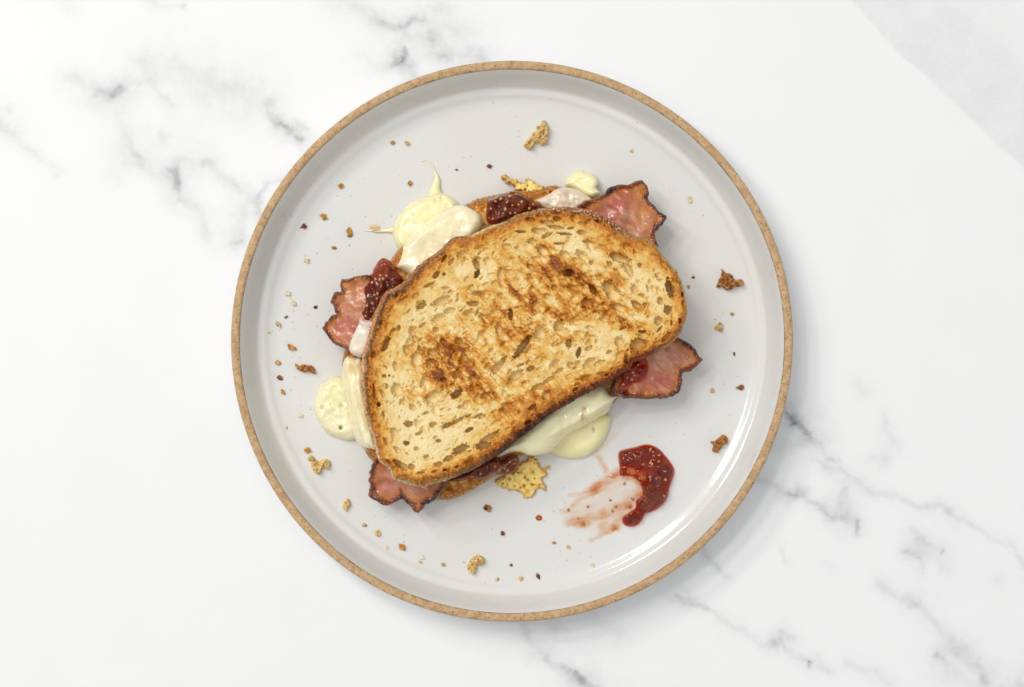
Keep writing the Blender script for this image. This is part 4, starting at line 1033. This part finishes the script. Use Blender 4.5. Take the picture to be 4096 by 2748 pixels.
def jam(name, label, outline, zref, base, thick, r, seeds, seed=0, bumps=((60, 3.4, 1), (28, 0.8, 2)), under=None, extra=None, seed_size=1.0, kinds=(0, 1, 0, 2)):
    loc = base_loc(outline, zref, zref - 2)
    t = thing(name, label, 'jam', tuple(loc))
    poly = catmull(outline, 5)
    def topz(X, Y, sd):
        z = base(X, Y) + thick * edge_profile(sd, r)
        fade = smooth(0, r * 0.6, sd)
        for (sc, am, s_) in bumps: z = z + am * fade * fbm(X / sc, Y / sc, seed + s_, 2)
        if extra is not None: z = z + extra(X, Y, sd)
        return np.maximum(z, base(X, Y) + 0.03 + 0.5 * thick * edge_profile(sd, r) * (1 if extra is None else 0.3))
    co, f, c, a = grid_solid(poly, zref, 2.6, topz, None, None, {'thick': lambda X, Y, sd, zt: np.clip(zt - base(X, Y), 0.02, 9)}, closed=False)
    link('jelly', make_mesh('jelly', co - loc, f, None, a), M_JAM, t)
    add_seeds(t, seeds, zref, lambda x, y: float(topz(np.array([x]), np.array([y]), np.maximum(sdf(np.array([x]), np.array([y]), poly)[0], 0.5))[0]), seed_size, kinds)
    return t

def add_seeds(t, seeds, zref, zf, size, kinds):
    for (x, y) in seeds:
        o = bpy.data.objects.new('seed', SEEDS[kinds[RS_.randint(len(kinds))]])
        scene.collection.objects.link(o)
        if not o.data.materials: o.data.materials.append(M_SEED)
        k = size * (0.82 + 0.36 * RS_.rand())
        o.location = (float(wx(x, zref)) - t.location[0], float(wy(y, zref)) - t.location[1], (zf(x, y) - 0.12) / 1000 - t.location[2])
        o.rotation_euler = (RS_.rand() * .5 - .25, RS_.rand() * .5 - .25, RS_.rand() * 6.28)
        o.scale = (0.00082 * k,) * 3
        o.parent = t

jam('jam_spoonful', 'thick red jam with pale seeds bulging out at the top edge',
    Z('I', [(-30, 620), (40, 640), (100, 590), (170, 535), (260, 530), (340, 492), (440, 484), (540, 500), (640, 560), (720, 600), (830, 660), (920, 720), (1000, 800), (900, 900), (700, 960), (500, 1020), (300, 1120), (60, 1180), (-60, 1100), (-90, 960), (-70, 820), (-60, 720)]),
    25, on_slice(plane_z((2080, 850, 20), (2040, 765, 16))), 7.0, 30,
    Z('I', [(135, 610), (110, 710), (365, 540), (390, 615), (435, 785), (555, 780), (620, 730), (840, 770), (395, 940), (490, 935), (210, 670), (760, 850), (20, 860), (300, 870), (60, 1050)]), 41, seed_size=1.0, kinds=(1, 1, 0))
jam('jam_spoonful', 'dark red seedy jam running over the left bacon rasher',
    Z('H', [(880, 325), (885, 280), (920, 220), (965, 155), (1030, 106), (1085, 118), (1150, 160), (1200, 260), (1260, 330), (1340, 420), (1300, 640), (1100, 900), (1000, 1040), (900, 1030), (830, 1035), (770, 1020), (738, 980), (715, 930), (705, 870), (745, 850), (768, 720), (752, 600), (770, 520), (840, 440), (825, 360)]),
    26, plane_z((1560, 1150, 22.5), (1455, 1180, 21.5)), 5.5, 22,
    Z('H', [(935, 412), (890, 460), (1048, 415), (970, 495), (910, 640), (965, 620), (830, 660), (820, 793), (955, 695), (800, 940), (815, 1025), (1000, 425), (1010, 365), (1095, 370)]), 47, seed_size=.95, kinds=(1, 0, 1))
jam('jam_spoonful', 'dark red jam pool with seeds on the right bacon rasher',
    Z('D', [(1190, 640), (1225, 560), (1220, 500), (1290, 440), (1330, 400), (1400, 372), (1440, 395), (1452, 470), (1430, 540), (1380, 580), (1310, 602), (1280, 640), (1290, 680), (1230, 692)]),
    25, plane_z((2520, 1430, 25.3), (2780, 1480, 20.8)), 2.6, 20,
    Z('D', [(1270, 545), (1320, 500), (1330, 525), (1240, 600), (1360, 440), (1310, 560)]), 51, seed_size=.95, kinds=(0, 0, 1))
jam('jam_spoonful', 'dark seedy jam under the lower crust beside the lacy cheese crisp',
    Z('E', [(1030, 500), (1150, 450), (1300, 370), (1450, 290), (1540, 330), (1580, 290), (1640, 275), (1682, 300), (1690, 370), (1662, 430), (1590, 465), (1500, 472), (1430, 462), (1380, 490), (1310, 502), (1250, 490), (1150, 520), (1050, 525)]),
    20, on_slice(plane_z((1930, 1870, 19.5), (2020, 1890, 13))), 6.0, 18,
    Z('E', [(1395, 380), (1465, 375), (1505, 405), (1600, 335), (1580, 420), (1330, 445), (1550, 390), (1470, 440), (1250, 470), (1640, 350)]), 57, under=None, seed_size=1.0, kinds=(2, 0, 2))

# dollop and smear on the plate
dol = Z('G', [(990, 250), (1060, 222), (1140, 205), (1200, 186), (1260, 179), (1320, 195), (1370, 225), (1412, 272), (1460, 330), (1498, 390), (1508, 440), (1490, 510), (1466, 580), (1450, 660), (1420, 720), (1370, 770), (1300, 810), (1240, 832), (1212, 880), (1170, 930), (1110, 950), (1050, 940), (1020, 900), (1030, 850), (1085, 812), (1140, 770), (1150, 700), (1205, 650), (1200, 590), (1175, 530), (1120, 490), (1060, 478), (1000, 470), (995, 400), (984, 320)])
def dext(X, Y, sd):
    z = 0
    for (gx, gy, r, h) in [(1300, 620, 95, 3.2), (1200, 730, 60, 2.0), (1095, 870, 62, 2.0), (1120, 290, 110, 1.2), (1400, 420, 80, 1.4), (1300, 330, 90, .8), (1100, 420, 70, -2.2), (1180, 470, 60, -2.0), (1230, 520, 50, -1.0)]:
        x, y = 2050 + gx / 2.32333, 1700 + gy / 2.32333; r = r / 2.32333
        z = z + h * np.exp(-(((X - x) ** 2 + (Y - y) ** 2) / (r * r)))
    return z * smooth(0, 18, sd)
DOLT = jam('jam_dollop', 'glossy red fig jam dollop with a dragged smear on the plate', dol, 8, lambda X, Y: np.full(len(X), FLOOR + 0.02), 3.4, 22,
    Z('G', [(1212, 365), (1355, 340), (1310, 285), (1280, 225), (1420, 505), (1405, 655), (1165, 428), (1285, 350), (1070, 440), (1235, 490), (1275, 480), (1185, 540), (1360, 280), (1040, 390), (1340, 490), (1105, 825), (1180, 500)]), 63, bumps=((52, 2.6, 1), (26, 0.7, 2)), extra=dext, kinds=(0, 2, 2, 3))
def build_smear():
    ox, oy, s = ZO['G']
    X0, Y0, X1, Y1 = ox + 190 / s, oy + 40 / s, ox + 1240 / s, oy + 1100 / s
    sp = 2.2
    nx, ny = int((X1 - X0) / sp), int((Y1 - Y0) / sp)
    gx, gy = np.meshgrid(X0 + np.arange(nx) * sp, Y0 + np.arange(ny) * sp)
    strokes = [([(1010, 430), (900, 510), (760, 600)], 52, .42), ([(760, 600), (640, 640), (530, 655)], 22, .22), ([(740, 640), (640, 690), (570, 740)], 26, .2), ([(560, 760), (500, 800), (455, 805)], 24, .3), ([(1160, 640), (1080, 720), (1000, 760)], 52, .3),
               ([(1060, 770), (950, 800), (850, 830)], 56, .26), ([(850, 830), (680, 880), (510, 900)], 44, .3), ([(700, 920), (600, 925), (540, 910)], 34, .4), ([(1040, 880), (930, 930), (850, 950)], 56, .36), ([(980, 960), (850, 1010), (730, 1070)], 30, .3),
               ([(800, 300), (850, 380), (870, 430)], 30, .34), ([(960, 90), (880, 180), (770, 280)], 34, .16), ([(1170, 480), (1220, 600), (1180, 700)], 52, .5), ([(245, 862), (250, 868)], 26, .9), ([(370, 800), (400, 800)], 12, .2), ([(290, 900), (300, 900)], 10, .25),
               ([(1040, 470), (1150, 500)], 40, .5), ([(760, 600), (765, 600)], 46, .5), ([(470, 690), (480, 690)], 14, .12), ([(1000, 440), (930, 480)], 20, .5), ([(1090, 760), (1095, 765)], 40, .6), ([(650, 920), (655, 920)], 28, .5), ([(945, 955), (950, 955)], 30, .6), ([(520, 1020), (530, 1022)], 8, .3), ([(630, 1078), (634, 1079)], 7, .4), ([(690, 620), (800, 560)], 34, .3)]
    th = np.zeros(gx.shape)
    gu = ((gx - ox) * s * 0.95 - (gy - oy) * s * 0.3); gv = ((gx - ox) * s * 0.3 + (gy - oy) * s * 0.95)
    nz = fbm(gu / 120, gv / 34, 5, 4)
    ux = (gx - ox) * s + fbm(gx / 16, gy / 16, 8, 3) * 18; uy = (gy - oy) * s + fbm(gx / 16, gy / 16, 18, 3) * 18
    strokes += [([(1150, 620), (950, 700), (760, 700), (620, 800)], 130, .15), ([(1050, 820), (850, 880), (640, 880)], 105, .16), ([(1020, 470), (850, 560)], 85, .18)]
    for pts, w, k in strokes:
        d = seg_dist(ux, uy, pts)
        th = th + k * (1 - smooth(0.2, 1.5, d / w)) * 0.72
    th = th * np.clip(0.9 + 0.9 * nz, 0.4, 1.6) * 0.85
    keep = th > 0.012
    cell = keep[:-1, :-1] | keep[1:, :-1] | keep[:-1, 1:] | keep[1:, 1:]
    idx = np.arange(nx * ny).reshape(ny, nx)
    f = np.stack([idx[:-1, :-1], idx[1:, :-1], idx[1:, 1:], idx[:-1, 1:]], -1)[cell]
    u = np.unique(f); rm = np.full(nx * ny, -1); rm[u] = np.arange(len(u))
    z = FLOOR + 0.05 + th.ravel()[u] * 0.5
    co = np.stack([wx(gx.ravel()[u], 7), wy(gy.ravel()[u], 7), z / 1000], 1) - np.array(DOLT.location)
    link('smear', make_mesh('smear', co, rm[f], None, {'thick': np.clip(th.ravel()[u], 0.0, 3)}), M_JAM, DOLT)
    add_seeds(DOLT, Z('G', [(1040, 545), (760, 590), (910, 700), (700, 760), (960, 760), (930, 800), (1090, 760), (610, 870), (655, 920), (950, 955), (520, 790), (1115, 690)]), 7, lambda x, y: FLOOR + 0.5, .95, (2, 0, 2))
build_smear()

# ------------------------------------------------------------------ crumbs
COLS = {'dark': (0.13, 0.042, 0.017), 'brown': (0.42, 0.165, 0.035), 'golden': (0.66, 0.36, 0.085), 'cream': (0.78, 0.60, 0.30), 'pale': (0.80, 0.76, 0.56), 'red': (0.26, 0.06, 0.035), 'peach': (0.72, 0.46, 0.30)}
def small_crumb(label, x, y, size, c1, c2, elong=1.0, ang=0.0, seed=0):
    """x, y, size in W pixels (size = half length)"""
    bm = bmesh.new(); bmesh.ops.create_icosphere(bm, subdivisions=2, radius=1.0)
    co = np.array([v.co[:] for v in bm.verts]); f = np.array([[v.index for v in fc.verts] for fc in bm.faces]); bm.free()
    n = fbm(co[:, 0] * 1.3 + seed * 3.1, co[:, 1] * 1.3 + co[:, 2] * 1.9, seed, 3)
    n2 = fbm(co[:, 0] * 3 + seed, co[:, 1] * 3 - co[:, 2] * 2.4, seed + 9, 2)
    co = co * (1 + 1.0 * n + 0.6 * n2 + 0.16 * np.random.RandomState(seed).randn(len(co)))[:, None]
    h = size / 0.57056 * scale_at(7)
    co *= np.array([h, h / elong, h / max(elong, 1.25) * 0.62])
    a = -math.radians(ang)
    r = np.array([[math.cos(a), -math.sin(a), 0], [math.sin(a), math.cos(a), 0], [0, 0, 1]])
    co = co @ r.T
    co[:, 2] -= co[:, 2].min()
    k = smooth(-0.25, 0.3, n * 0.8 + n2 * 0.8 + 0.08)
    col = mixc(COLS[c1], COLS[c2], k)
    me = make_mesh('crumb', co, f, col)
    me.polygons.foreach_set('use_smooth', np.zeros(len(f), bool))
    o = link('crumb', me, M_CRUMB)
    X, Y = x / 0.57056, y / 0.57056
    o.location = (float(wx(X, 7)), float(wy(Y, 7)), (FLOOR + 0.02) / 1000)
    tag(o, label, 'crumb', 'crumbs scattered on the plate')

def big_crumb(label, outline, hgt, stops, seed, spots=()):
    poly0 = np.array(outline)
    def color(X, Y, sd):
        n = fbm(X / 16, Y / 16, seed, 3); n2 = fbm(X / 6, Y / 6, seed + 3, 2)
        col = ramp(np.clip(0.5 + 0.9 * n + 0.3 * n2, 0, 1), stops)
        for (x, y, r, c, s) in spots:
            col = mixc(col, c, np.clip(s * np.exp(-(((X - x) ** 2 + (Y - y) ** 2) / (r * r))), 0, 1))
        return col
    data = lump('crumb', outline, 8, 1.8, lambda X, Y: np.full(len(X), FLOOR + 0.03), hgt, 9, M_CRUMB, color, bumps=((16, hgt * .8, 1), (7, hgt * .3, 2)), jagp=(5, 1 / 8, seed, 3), seed=seed, step=3)
    loc = base_loc(outline, 8, FLOOR)
    o = place('crumb', data, M_CRUMB, None, loc); o.location = loc
    tag(o, label, 'crumb', 'crumbs scattered on the plate')

S_CREAM = [(0, (.62, .36, .10)), (.35, (.74, .52, .20)), (1, (.84, .70, .42))]
S_BROWN = [(0, (.14, .045, .012)), (.4, (.34, .13, .03)), (.75, (.52, .24, .06)), (1, (.68, .42, .17))]
S_RUST = [(0, (.20, .06, .015)), (.5, (.42, .17, .04)), (1, (.62, .33, .11))]
big_crumb('largest cream bread crumb, alone near the top of the plate',
          Z('T', [(740, 1100), (800, 980), (900, 880), (980, 800), (1000, 700), (1100, 660), (1130, 520), (1250, 450), (1290, 360), (1400, 300), (1460, 420), (1550, 560), (1510, 640), (1530, 830), (1490, 920), (1470, 1060), (1310, 1110), (1240, 1040), (1130, 1020), (1060, 1100), (1000, 1220), (880, 1240), (800, 1180)]),
          3.6, S_CREAM, 101, [(2152, 510, 5, (.40, .16, .05), .8), (2166, 528, 8, (.52, .26, .05), .7), (2112, 586, 9, (.70, .42, .12), .6)])
big_crumb('large brown crust fragment with pale nub right of the sandwich',
          Z('R', [(435, 390), (460, 320), (490, 240), (490, 195), (530, 235), (590, 250), (630, 310), (690, 305), (722, 345), (690, 380), (630, 385), (600, 410), (530, 418), (500, 385)]), 3.6, S_BROWN, 103, [(2960, 1133, 8, (.72, .48, .2), .7)])
big_crumb('cream and gold crumb of three lobes right of the bread',
          Z('R', [(415, 800), (450, 775), (480, 750), (505, 790), (498, 850), (460, 850), (420, 825)]), 2.6, S_CREAM, 105, [(2880, 1295, 5, (.3, .13, .02), .7), (2882, 1316, 6, (.35, .16, .02), .7), (2868, 1311, 5, (.45, .22, .03), .6)])
big_crumb('ragged rust-brown crumb beside the jam dollop near the right wall',
          Z('G', [(1840, 155), (1880, 150), (1920, 120), (1960, 90), (2000, 115), (2006, 165), (1960, 190), (1940, 225), (1900, 258), (1860, 240), (1870, 195)]), 3.0, S_RUST, 107)
big_crumb('long brown crust shard left of the sandwich',
          Z('Q', [(550, 30), (570, 20), (600, 45), (660, 35), (740, 40), (800, 50), (835, 110), (835, 165), (790, 155), (740, 130), (680, 140), (620, 115), (580, 90)]), 3.0, S_RUST, 109)
big_crumb('cream lobed crumb below the left cheese puddle',
          Z('Q', [(720, 1340), (760, 1300), (810, 1310), (840, 1360), (900, 1370), (960, 1350), (1030, 1360), (1050, 1420), (1040, 1480), (990, 1495), (950, 1470), (930, 1530), (880, 1565), (820, 1530), (780, 1470), (780, 1390), (740, 1370)]), 3.0, S_CREAM, 111, [(1257, 1842, 7, (.32, .11, .03), .9), (1268, 1850, 12, (.66, .36, .08), .6)])
big_crumb('pale crumb with brown tip left of the lower bacon',
          Z('E', [(45, 750), (70, 700), (105, 690), (120, 745), (100, 780), (75, 805), (50, 780)]), 2.6, S_CREAM, 113, [(1372, 2040, 5, (.4, .17, .05), .8)])
big_crumb('golden C-shaped crust crumb near the bottom of the plate',
          Z('E', [(1200, 1330), (1230, 1260), (1280, 1220), (1330, 1215), (1366, 1255), (1360, 1300), (1310, 1310), (1290, 1350), (1270, 1390), (1220, 1370)]), 3.0, S_CREAM, 115, [(1920, 2248, 10, (.40, .15, .03), .8), (1905, 2262, 10, (.55, .28, .06), .7)])
big_crumb('dark burnt double crumb below the lower bread slice',
          Z('E', [(1355, 760), (1390, 740), (1430, 765), (1425, 800), (1400, 815), (1375, 795), (1355, 785)]), 2.4, S_BROWN, 117, [(1942, 2032, 9, (.09, .025, .01), .9)])

SC = [
 ('brown round crumb at the upper left of the plate floor', 778, 424, 6, 'brown', 'golden', 1.1, 30),
 ('brown round crumb left of the upright cheese string', 935, 419, 6, 'dark', 'golden', 1.1, 0),
 ('forked rust crumb in the left group of crumbs', 738, 494, 9, 'brown', 'golden', 1.6, 40),
 ('near-black crumb left of the forked rust crumb', 694, 517, 7.5, 'dark', 'red', 1.2, 0),
 ('upright orange crumb left of the horizontal cheese string', 797, 530, 11, 'golden', 'brown', 1.9, 75),
 ('tiny orange crumb under the upright orange crumb', 762, 565, 5, 'golden', 'brown', 1.4, 10),
 ('white crumb left of the left jam', 700, 595, 6, 'pale', 'cream', 1.2, -20),
 ('small olive crumb, left of the pair near the upper wall', 896, 325, 5, 'cream', 'brown', 1.2, 30),
 ('small brown crumb, right of the pair near the upper wall', 929, 327, 5.5, 'brown', 'cream', 1.2, 30),
 ('dark crumb above the golden fried cheese tuft', 1117, 379, 5, 'dark', 'red', 1.1, 10),
 ('tiny flat red-brown crumb between cheese string and fried tuft', 1042, 387, 3.4, 'red', 'dark', 1.7, 5),
 ('tiny peach crumb at the upper right of the plate', 1441, 344, 4.5, 'peach', 'cream', 1.1, 0),
 ('pale curled crumb right of the upper bacon', 1574, 455, 8, 'cream', 'pale', 2.0, 80),
 ('tiny dark speck crumb just right of the bread corner', 1582, 633, 3.8, 'dark', 'red', 1.7, -20),
 ('tiny rust crumb touching the right side of the bread', 1572, 655, 5, 'golden', 'brown', 1.8, 95),
 ('tiny golden dot crumb between the two large right crumbs', 1671, 717, 4, 'golden', 'brown', 1.1, 20),
 ('tiny dark oval crumb right of the right bacon', 1676, 807, 4, 'dark', 'red', 1.7, 85),
 ('dark glossy crumb low on the right of the plate', 1690, 885, 8, 'dark', 'brown', 1.5, -10),
 ('round orange dot crumb below the right bacon tip', 1625, 892, 5, 'peach', 'golden', 1.0, 0),
 ('pale crumb, upper of two left of the left bacon', 656, 669, 5.5, 'pale', 'cream', 1.1, 20),
 ('pale crumb, lower of two left of the left bacon', 669, 692, 6.5, 'pale', 'cream', 1.3, 70),
 ('black peppercorn-like crumb beside the left bacon notch', 720, 701, 4, 'dark', 'dark', 1.1, 0),
 ('tiny dark brown chip crumb far left of the left bacon', 652, 724, 4, 'brown', 'dark', 1.6, -20),
 ('brown chip crumb with pale end near the left wall', 635, 740, 7, 'dark', 'cream', 1.6, 50),
 ('half olive half pale crumb against the left wall', 611, 758, 6, 'golden', 'pale', 1.3, 10),
 ('golden brown oblong crumb above the long brown shard', 665, 793, 9, 'golden', 'brown', 1.6, 40),
 ('speckled tan crumb near the left wall', 634, 828, 6, 'cream', 'brown', 1.3, 15),
 ('rust crumb below the speckled tan crumb', 638, 861, 6.5, 'brown', 'dark', 1.4, 10),
 ('narrow rust crumb left of the left cheese puddle', 646, 895, 6.5, 'golden', 'brown', 1.8, 50),
 ('tiny white crumb left of the left cheese puddle', 685, 949, 5, 'pale', 'pale', 1.1, 0),
 ('tiny brown chip crumb low on the left of the plate', 654, 977, 5, 'brown', 'cream', 1.8, 75),
 ('brown heart-shaped crumb above the cream lobed crumb', 702, 1028, 7, 'brown', 'golden', 1.2, 0),
 ('tiny brown and cream crumb below the lower bacon', 832, 1199, 5, 'cream', 'brown', 1.3, 20),
 ('cream cube-like crumb below the lower bacon', 863, 1218, 6.5, 'cream', 'golden', 1.1, 30),
 ('tiny cream crumb between the cube-like and dark brown crumbs', 883, 1250, 5, 'cream', 'pale', 1.2, 40),
 ('dark brown angular crumb at the lower left of the floor', 917, 1249, 8, 'brown', 'golden', 1.2, 40),
 ('white crumb, upper of a tight pair near the lower wall', 963, 1273, 4.4, 'pale', 'pale', 1.1, 0),
 ('yellowish crumb, lower of a tight pair near the lower wall', 960, 1283, 3.6, 'cream', 'golden', 1.1, 0),
 ('small red-brown crumb left of the C-shaped crumb', 1012, 1289, 4.6, 'red', 'cream', 1.2, 0),
 ('tiny triangular brown crumb below the dark double crumb', 1147, 1217, 5, 'brown', 'dark', 1.2, 60),
 ('tiny flat golden crumb below the jam smear, left of two', 1265, 1239, 5, 'golden', 'brown', 1.7, 10),
 ('tiny golden dot crumb below the jam smear, right of two', 1297, 1249, 4, 'golden', 'cream', 1.1, 0),
 ('tiny white crumb at the lower right of the floor', 1353, 1290, 4.6, 'pale', 'cream', 1.1, 20),
 ('dark purple-brown chip crumb near the bottom wall', 1228, 1315, 7, 'dark', 'red', 1.8, 55),
 ('golden crumb near the bottom wall, beside the purple chip', 1189, 1321, 6, 'golden', 'cream', 1.3, 60),
 ('dark and tan crumb below the C-shaped crumb', 1135, 1323, 5, 'dark', 'cream', 1.3, -30),
 ('tiny brown dot crumb right of the C-shaped crumb', 1166, 1290, 3.4, 'brown', 'dark', 1.1, 0),
 ('flat peach flake on the horizontal cheese string', 856, 521, 10, 'peach', 'cream', 1.4, 10),
 ('tiny purple seed touching the upper left cheese puddle', 911, 504, 4, 'dark', 'red', 1.8, 100),
]
for i, c in enumerate(SC):
    small_crumb(*c, seed=i + 1)
# the stray jam seed left of the smear
st = thing('jam_drop', 'single jam seed in a red drop left of the smear tail', 'jam', (float(wx(2155, 7)), float(wy(2072, 7)), FLOOR / 1000))
small = Z('G', [(213, 870), (220, 850), (245, 838), (270, 848), (278, 868), (262, 886), (235, 890)])
pl = catmull(small, 3)
co, f, c, a = grid_solid(pl, 7, 1.5, lambda X, Y, sd: FLOOR + .02 + 0.9 * edge_profile(sd, 7), None, None, {'thick': lambda X, Y, sd, zt: np.clip((zt - FLOOR) * 1.6, .05, 3)}, closed=False)
link('jelly', make_mesh('jelly', co - np.array(st.location), f, None, a), M_JAM, st)
add_seeds(st, [(2155, 2072)], 7, lambda x, y: FLOOR + 0.7, 1.0, (0,))

# fine toast dust shaken off the bread
def build_dust():
    R = np.random.RandomState(29)
    bm = bmesh.new(); bmesh.ops.create_icosphere(bm, subdivisions=1, radius=1.0)
    co0 = np.array([v.co[:] for v in bm.verts]); f0 = np.array([[v.index for v in fc.verts] for fc in bm.faces]); bm.free()
    spots = [(c[1], c[2], 26) for c in SC] + [(1228, 308, 40), (1667, 640, 45), (1640, 1013, 40), (697, 843, 45), (728, 1062, 40), (1085, 1290, 45), (1113, 1160, 35), (790, 1152, 35)] * 3
    cs, fs, cl = [], [], []
    pal = [COLS[k] for k in ('brown', 'golden', 'cream', 'cream', 'dark', 'pale')]
    n = 0
    for i in range(300):
        x, y, r = spots[R.randint(len(spots))]
        x += R.randn() * r; y += R.randn() * r
        if math.hypot(x - 1168, y - 782) > 520: continue
        h = (0.10 + 0.22 * R.rand() ** 2) / 1000
        co = co0 * (h * np.array([1, .5 + .5 * R.rand(), .5])) * (0.7 + 0.6 * R.rand(len(co0)))[:, None]
        a = R.rand() * 6.28; c, s_ = math.cos(a), math.sin(a)
        co = co @ np.array([[c, s_, 0], [-s_, c, 0], [0, 0, 1]])
        co = co + np.array([float(wx(x / 0.57056, 6)), float(wy(y / 0.57056, 6)), FLOOR / 1000 + h * 0.4])
        cs.append(co); fs.append(f0 + n); n += len(co0); cl.append(np.tile(pal[R.randint(len(pal))], (len(co0), 1)))
    o = link('crumb_dust', make_mesh('crumb_dust', np.concatenate(cs), np.concatenate(fs), np.concatenate(cl)), M_CRUMB)
    tag(o, 'fine toast dust sprinkled over the plate floor', 'crumbs', None, 'stuff')
build_dust()
